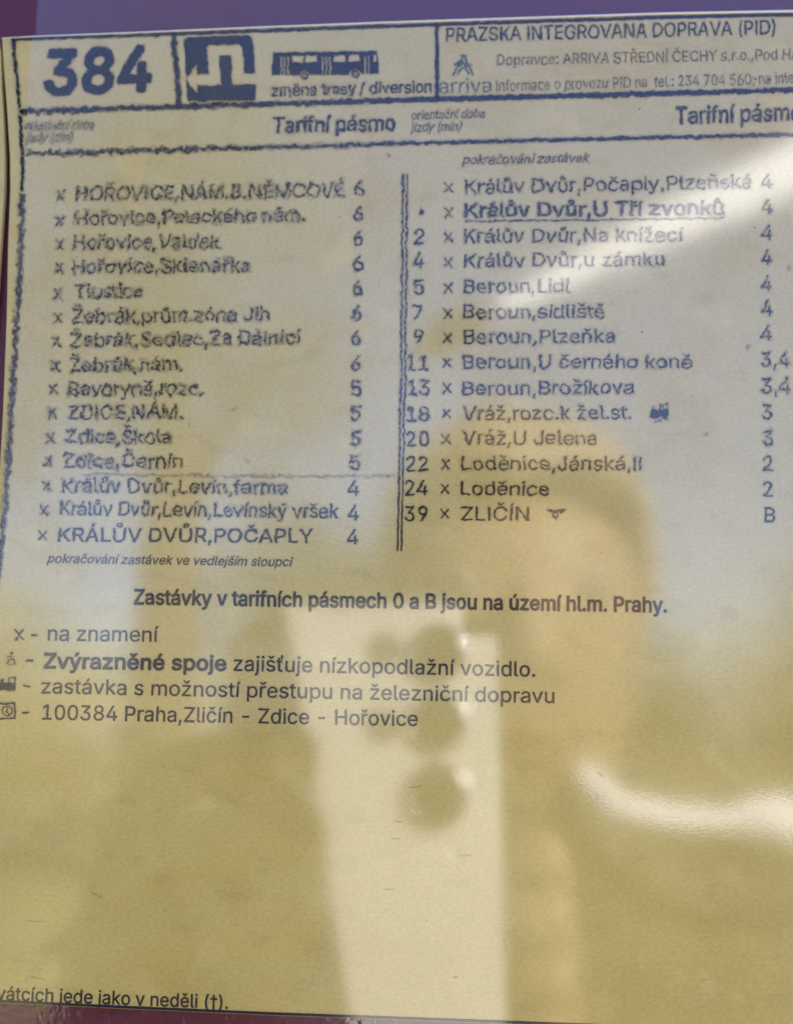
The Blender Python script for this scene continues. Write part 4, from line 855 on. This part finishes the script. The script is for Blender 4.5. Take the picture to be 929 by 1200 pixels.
def disc(name, c, r, f0, f1, mat, parent, hole=0.0):
    bm = bmesh.new()
    n = 48
    prof = [(r, f0)] + [(hole + (r - hole) * math.cos(t), f1 - (r - hole) + (r - hole) * math.sin(t)) for t in np.linspace(0, math.pi / 2, 8)] + [(hole, f0)] if hole else [(r, f0), (r, f1 - .2), (r - .2, f1)]
    rings = [[bm.verts.new((c[0] + q * math.cos(2 * math.pi * k / n), c[1] + q * math.sin(2 * math.pi * k / n), h)) for k in range(n)] for q, h in prof]
    pairs = list(zip(rings[:-1], rings[1:])) + ([(rings[-1], rings[0])] if hole else [])
    for A, B in pairs:
        for k in range(n):
            bm.faces.new((A[k], A[(k + 1) % n], B[(k + 1) % n], B[k]))
    if not hole:
        bm.faces.new(rings[-1]); bm.faces.new(rings[0][::-1])
    bmesh.ops.transform(bm, matrix=PHM, verts=bm.verts)
    bmesh.ops.recalc_face_normals(bm, faces=bm.faces)
    return link_bm(name, bm, mat, parent, bool(hole))
for u in (18.0, 0.0, -18.2):
    ring = disc('lens_ring', (0, u), 8.1, -4.2, -1.5, M_METAL, phone, hole=6.8)
    disc('lens_glass', (0, u), 6.85, -4.2, -2.2, M_BLACK, ring)
for u, r in ((19.0, 4.6), (-1.0, 4.4)):
    disc('flash_window', (-14.2, u), r, -4.2, -3.5, simple_mat('grey_sensor_glass', (0.08, 0.08, 0.075), 0.2, 0.1, 100), phone)

# --- the photographer
def skin_obj(name, chains, mat, parent=None, root=None, sub=2):
    """chains: lists of (point, radius); points closer than 0.1 mm are shared."""
    me = bpy.data.meshes.new(name)
    vs, rs, es, key = [], [], [], {}
    def vid(p, r):
        k = tuple(round(c, 4) for c in p)
        if k not in key:
            key[k] = len(vs); vs.append(tuple(p)); rs.append(r)
        return key[k]
    for ch in chains:
        ids = [vid(p, r) for p, r in ch]
        es += list(zip(ids[:-1], ids[1:]))
    me.from_pydata(vs, es, [])
    o = bpy.data.objects.new(name, me)
    C.objects.link(o)
    sk = o.modifiers.new('skin', 'SKIN')
    sk.use_smooth_shade = True
    sub_m = o.modifiers.new('sub', 'SUBSURF')
    sub_m.levels = sub_m.render_levels = sub
    if not me.skin_vertices: me.skin_vertices.new()
    for i, v in enumerate(me.skin_vertices[0].data):
        r = rs[i]
        v.radius = r if hasattr(r, '__len__') else (r, r)
        v.use_root = False
    me.skin_vertices[0].data[0].use_root = True
    # bake to a plain mesh
    dg = bpy.context.evaluated_depsgraph_get()
    bm2 = bpy.data.meshes.new_from_object(o.evaluated_get(dg))
    bm2.name = name
    bpy.data.objects.remove(o)
    return link_mesh(name, bm2, mat, parent, True)

M_SKIN = simple_mat('skin', (0.25, 0.165, 0.095), 0.6, 0.06, 90)
M_JACKET = simple_mat('olive_jacket_cloth', (0.06, 0.05, 0.026), 0.9, 0.25, 140)
M_TROUSER = simple_mat('dark_trouser_cloth', (0.02, 0.022, 0.03), 0.9, 0.25, 140)
M_HAIR = simple_mat('light_brown_hair', (0.24, 0.175, 0.105), 0.6, 0.35, 400)
M_SHOE = simple_mat('black_shoe_leather', (0.015, 0.014, 0.013), 0.5, 0.2, 100)
M_STRAP = simple_mat('white_strap_webbing', (0.8, 0.8, 0.79), 0.8, 0.06, 300)
PX, PY = 0.045, -0.47
def w(x, y, z): return Vector((PX + x, PY + y, z - 0.035 * min(1.0, z)))
wristR, wristL = loc2w(16, -150, -52), loc2w(-92, -120, -44)
elbR, elbL = w(0.23, 0.10, 1.08), w(-0.25, 0.09, 1.08)
shR, shL = w(0.175, 0, 1.345), w(-0.175, 0, 1.345)
pel = w(0, -0.02, 0.88)
chest, neck0, neck1 = w(0, 0, 1.27), w(0, 0.0, 1.40), w(0, 0.02, 1.455)
person = empty('person', (PX, PY, 0), 'person in a dark olive jacket taking the photograph, mirrored in the film', 'person')
def hand(side, wrist):
    """Palm and five bent fingers round the phone's edge, in the phone's millimetres."""
    ch = []
    if side > 0:                                     # holds the edge from the sunny side
        palm = loc2w(16, -100, -32)
        ch.append([(wrist, (.026, .019)), (palm, (.022, .015))])
        for b, kx, r in ((-34, 19, 7.4), (-47.5, 19.5, 7.6), (-61, 19.5, 7.5), (-74, 19, 7.2)):
            ch.append([(palm, (.022, .015)), (loc2w(kx + 8, b - 6, -22), r * .00112), (loc2w(kx + 7, b, -14), r * .00105),
                       (loc2w(kx + 5.5, b + 2, -10), r * .001), (loc2w(kx + 4, b + 3, -8), r * .0009)])
        ch.append([(palm, (.022, .015)), (loc2w(20, -72, -32), .011), (loc2w(18, -56, -24), .0095), (loc2w(0, -46, -20), .0085)])
    else:
        palm = loc2w(-82, -80, -24)
        ch.append([(wrist, (.026, .019)), (palm, (.024, .014))])
        for b, tip, r in ((-14, -28, 8.3), (-33, -25, 8.6), (-52, -24, 8.2), (-70, -30, 7.0)):
            ch.append([(palm, (.024, .014)), (loc2w(-76, b - 6, -8), r * .00115), (loc2w(-64, b, 5), r * .00108),
                       (loc2w(-46, b + 3, 6.5), r * .001), (loc2w(tip, b + 4, 4.6), r * .00084)])
        ch.append([(palm, (.024, .014)), (loc2w(-66, -56, -26), .011), (loc2w(-48, -46, -24), .0095), (loc2w(-32, -38, -20), .0085)])
    return ch
chains = [[(pel, (.11, .08)), (w(0, -.01, 1.08), (.115, .08)), (chest, (.125, .08)), (neck0, (.056, .054)), (neck1, (.056, .056)), (w(0.0, .03, 1.50), (.068, .082)),
           (w(0, .03, 1.555), (.074, .09)), (w(0, .02, 1.60), (.062, .075))],
          [(chest, (.125, .08)), (shR, .042), (elbR, .036), (wristR, (.026, .019))],
          [(chest, (.125, .08)), (shL, .042), (elbL, .036), (wristL, (.026, .019))],
          [(pel, (.11, .08)), (w(0, -.02, .80), (.11, .08)), (w(.085, -.02, .68), .062), (w(.10, 0, .47), .056), (w(.10, -.03, .09), .038), (w(.11, .09, .035), (.042, .03))],
          [(pel, (.11, .08)), (w(0, -.02, .80), (.11, .08)), (w(-.085, -.02, .68), .062), (w(-.10, 0, .47), .056), (w(-.10, -.03, .09), .038), (w(-.11, .09, .035), (.042, .03))]]
chains += hand(1, wristR) + hand(-1, wristL)
skin_obj('body', chains, M_SKIN, person)
# face: nose, brows and eyes on the head that looks at the screen
M_EYE = simple_mat('eye_white', (0.16, 0.13, 0.11), 0.3, 0.05, 100)
for sx in (-1, 1):
    bm = bmesh.new()
    bmesh.ops.create_uvsphere(bm, u_segments=16, v_segments=10, radius=0.0115)
    bmesh.ops.translate(bm, vec=w(.030 * sx, .093, 1.548), verts=bm.verts)
    link_bm('eye', bm, M_EYE, person, True)
skin_obj('nose', [[(w(0, .112, 1.552), .009), (w(0, .126, 1.528), .011), (w(0, .134, 1.512), .013), (w(0, .118, 1.503), .010)]], M_SKIN, person)
bm = bmesh.new()
bm_tube(bm, [w(-.024, .112, 1.478), w(0, .119, 1.480), w(.024, .112, 1.478)], [.003, .006, .003], 8)
link_bm('lips', bm, simple_mat('lip_skin', (0.25, 0.15, 0.09), 0.5, 0.05, 90), person, True)
bm = bmesh.new()
bmesh.ops.create_uvsphere(bm, u_segments=40, v_segments=28, radius=1.0)
rnd = random.Random(3)
for v in bm.verts:
    lump = 1 + 0.05 * math.sin(v.co.x * 9 + v.co.z * 7) * math.cos(v.co.y * 8)
    v.co = Vector((v.co.x * .079 * lump, v.co.y * .099 * lump, v.co.z * .090 * lump))
cut = [v for v in bm.verts if v.co.y > 0.035 and v.co.z < 0.030 or v.co.z < -0.075]
bmesh.ops.delete(bm, geom=cut, context='VERTS')
bmesh.ops.translate(bm, vec=w(0, .015, 1.572), verts=bm.verts)
hair = link_bm('hair', bm, M_HAIR, person, True)
hair.modifiers.new('thick', 'SOLIDIFY').thickness = 0.006
jk = [[(w(0, -.02, .66), (.176, .13)), (w(0, -.02, .86), (.172, .126)), (w(0, -.01, 1.08), (.158, .12)), (chest, (.178, .125)), (w(0, -.005, 1.375), (.098, .085)), (w(0, 0.005, 1.42), (.080, .08)), (w(0, .012, 1.475), (.080, .088))],
      [(chest, (.178, .125)), (shR, .076), (elbR, .058), (elbR.lerp(wristR, .55), .047), (elbR.lerp(wristR, .97), .038)],
      [(chest, (.178, .125)), (shL, .076), (elbL, .058), (elbL.lerp(wristL, .55), .047), (elbL.lerp(wristL, .97), .038)]]
skin_obj('jacket', jk, M_JACKET, person)
tr = [[(w(0, -.02, .82), (.135, .10)), (w(.085, -.02, .66), .086), (w(.10, 0, .47), .068), (w(.10, -.03, .10), .056)],
      [(w(0, -.02, .82), (.135, .10)), (w(-.085, -.02, .66), .086), (w(-.10, 0, .47), .068), (w(-.10, -.03, .10), .056)]]
skin_obj('trousers', tr, M_TROUSER, person)
for sx in (-1, 1):
    skin_obj('shoe', [[(w(.10 * sx, -.06, .045), (.045, .043)), (w(.105 * sx, .04, .04), (.048, .04)), (w(.115 * sx, .13, .03), (.042, .028))]], M_SHOE, person)
# white bag strap over the shoulder on the sunny side
bm = bmesh.new()
sp = [Vector(p) for p in ((.070, -.41, 1.428), (.074, -.38, 1.418), (.084, -.372, 1.407), (.110, -.372, 1.404), (.137, -.375, 1.402), (.152, -.375, 1.404), (.172, -.378, 1.399), (.20, -.39, 1.385), (.24, -.42, 1.35))]
bm_tube(bm, sp, [.006, .009, .0095, .007, .007, .011, .014, .014, .012], 10)
tag(link_bm('bag_strap', bm, M_STRAP, None, True), "white padded bag strap over the photographer's shoulder, mirrored in the film", 'bag strap')

# --- an unseen white reflector, added to mirror a bright streak at upper right
reflector = empty('glare_reflector', (1.7, -2.95, 0), 'added white reflector with a tapering arm, mirrored as a bright slanting streak', 'added reflector')
M_REFLECTOR = simple_mat('white_painted_steel', (0.86, 0.88, 0.92), 0.45, 0.04, 30)
def mirror_pt(px, py, back):
    """Where a thing stands, `back` metres in front of the board, whose mirror image shows at px, py."""
    p = plane_pt(px, py)
    d = (Vector(p) - CAM) / DIST
    return Vector((CAM.x + d.x * (DIST + back), -back, CAM.z + d.z * (DIST + back)))
arm = [mirror_pt(1120, 150, 2.95), mirror_pt(1000, 175, 2.75), mirror_pt(929, 196, 2.6), mirror_pt(860, 226, 2.48), mirror_pt(760, 272, 2.3), mirror_pt(660, 322, 2.1), mirror_pt(575, 366, 1.95)]
bm = bmesh.new()                                  # a flat-sided tapering box section
hh = [.098, .090, .080, .066, .050, .032, .012]
face = Vector((.69, .72, 0))
rings = []
for p, h in zip(arm, hh):
    rings.append([bm.verts.new(p + face * .02 * a + Vector((0, 0, h * c))) for a, c in ((-1, -1), (1, -1), (1, 1), (-1, 1))])
for A, B in zip(rings[:-1], rings[1:]):
    for k in range(4):
        bm.faces.new((A[k], A[(k + 1) % 4], B[(k + 1) % 4], B[k]))
bm.faces.new(rings[0]); bm.faces.new(rings[-1][::-1])
bmesh.ops.recalc_face_normals(bm, faces=bm.faces)
link_bm('arm', bm, M_REFLECTOR, reflector)
bm = bmesh.new(); bm_tube(bm, [(arm[0].x, arm[0].y, 0), (arm[0].x, arm[0].y, 1.5), arm[0] + Vector((0, 0, .1))], [.07, .065, .06], 16)
link_bm('pole', bm, M_REFLECTOR, reflector, True)
bm = bmesh.new(); bm_tube(bm, [arm[-1], arm[-1] + Vector((-.08, -.08, -.01)), arm[-1] + Vector((-.16, -.16, -.03))], [.014, .05, .02], 12)
link_bm('reflector_tip', bm, simple_mat('dark_reflector_tip', (.04, .04, .04), .5, .1, 30), reflector, True)

# --- trees behind the photographer
def tree(x, y, h, r, seed, col, label, ncl=60, nl=90, leaf=None, cz=.62, ch=.36):
    rng = np.random.default_rng(seed)
    root = empty('tree', (x, y, 0), label, 'tree', 'trees behind the photographer')
    bm = bmesh.new()
    bm_tube(bm, [(x, y, -0.05), (x + .05, y, h * .3), (x - .05, y + .05, h * .75)], [h * .04, h * .03, h * .008], 10)
    for k in range(5):
        a = k * 1.3 + seed
        bm_tube(bm, [(x, y, h * (.28 + .07 * k)), (x + math.cos(a) * r * .6, y + math.sin(a) * r * .6, h * (.5 + .07 * k))], [h * .015, h * .004], 6)
    link_bm('trunk', bm, simple_mat('bark', (.10, .075, .05), .9, .3, 20), root)
    d = rng.normal(size=(ncl, 3)); d /= np.linalg.norm(d, axis=1)[:, None]
    cen = d * (rng.random((ncl, 1)) ** .4) * np.array([r, r, h * ch]) + np.array([x, y, h * cz])
    P0 = (cen[:, None, :] + rng.normal(size=(ncl, nl, 3)) * r * .17).reshape(-1, 3)
    s = (.05 + .05 * rng.random((len(P0), 1))) * (leaf or h * .22)
    a = rng.normal(size=P0.shape); a /= np.linalg.norm(a, axis=1)[:, None]
    b = np.cross(a, rng.normal(size=P0.shape)); b /= np.linalg.norm(b, axis=1)[:, None]
    V = np.stack([P0 - a * s, P0 + b * s * .5, P0 + a * s, P0 - b * s * .5], 1).reshape(-1, 3)
    me = bpy.data.meshes.new('crown')
    me.from_pydata(V.tolist(), [], [tuple(range(4 * i, 4 * i + 4)) for i in range(len(P0))])
    link_mesh('crown', me, simple_mat('foliage', col, .7, .4, 1.5), root)
tree(-4.3, -9.0, 3.0, 1.5, 1, (.24, .20, .08), 'yellowing tree, the palest of the mirrored group')
tree(-1.4, -12.0, 3.9, 1.6, 2, (.06, .065, .02), 'dark green tree, the tallest of the mirrored group')
tree(2.5, -14.0, 2.6, 1.3, 3, (.07, .075, .025), 'mid green tree, the smallest of the mirrored group')
tree(4.4, -11.0, 3.0, 1.8, 4, (.09, .08, .03), 'brownish olive tree, the broadest of the mirrored group')
tree(-2.6, -9.5, 9.6, 2.1, 5, (.10, .10, .05), 'added tall airy tree with gaps in its crown, dimming the mirrored sky, the highest of the mirrored group', 75, 105, .75, .62, .34)  # added to thin out the mirrored sky at upper left
tree(-6.0, -9.5, 8.6, 2.3, 6, (.10, .10, .05), 'added wide airy tree with gaps in its crown, dimming the mirrored sky, next to the highest of the mirrored group', 75, 105, .7, .58, .38)  # second added crown, holding the sky's reflection back along the left
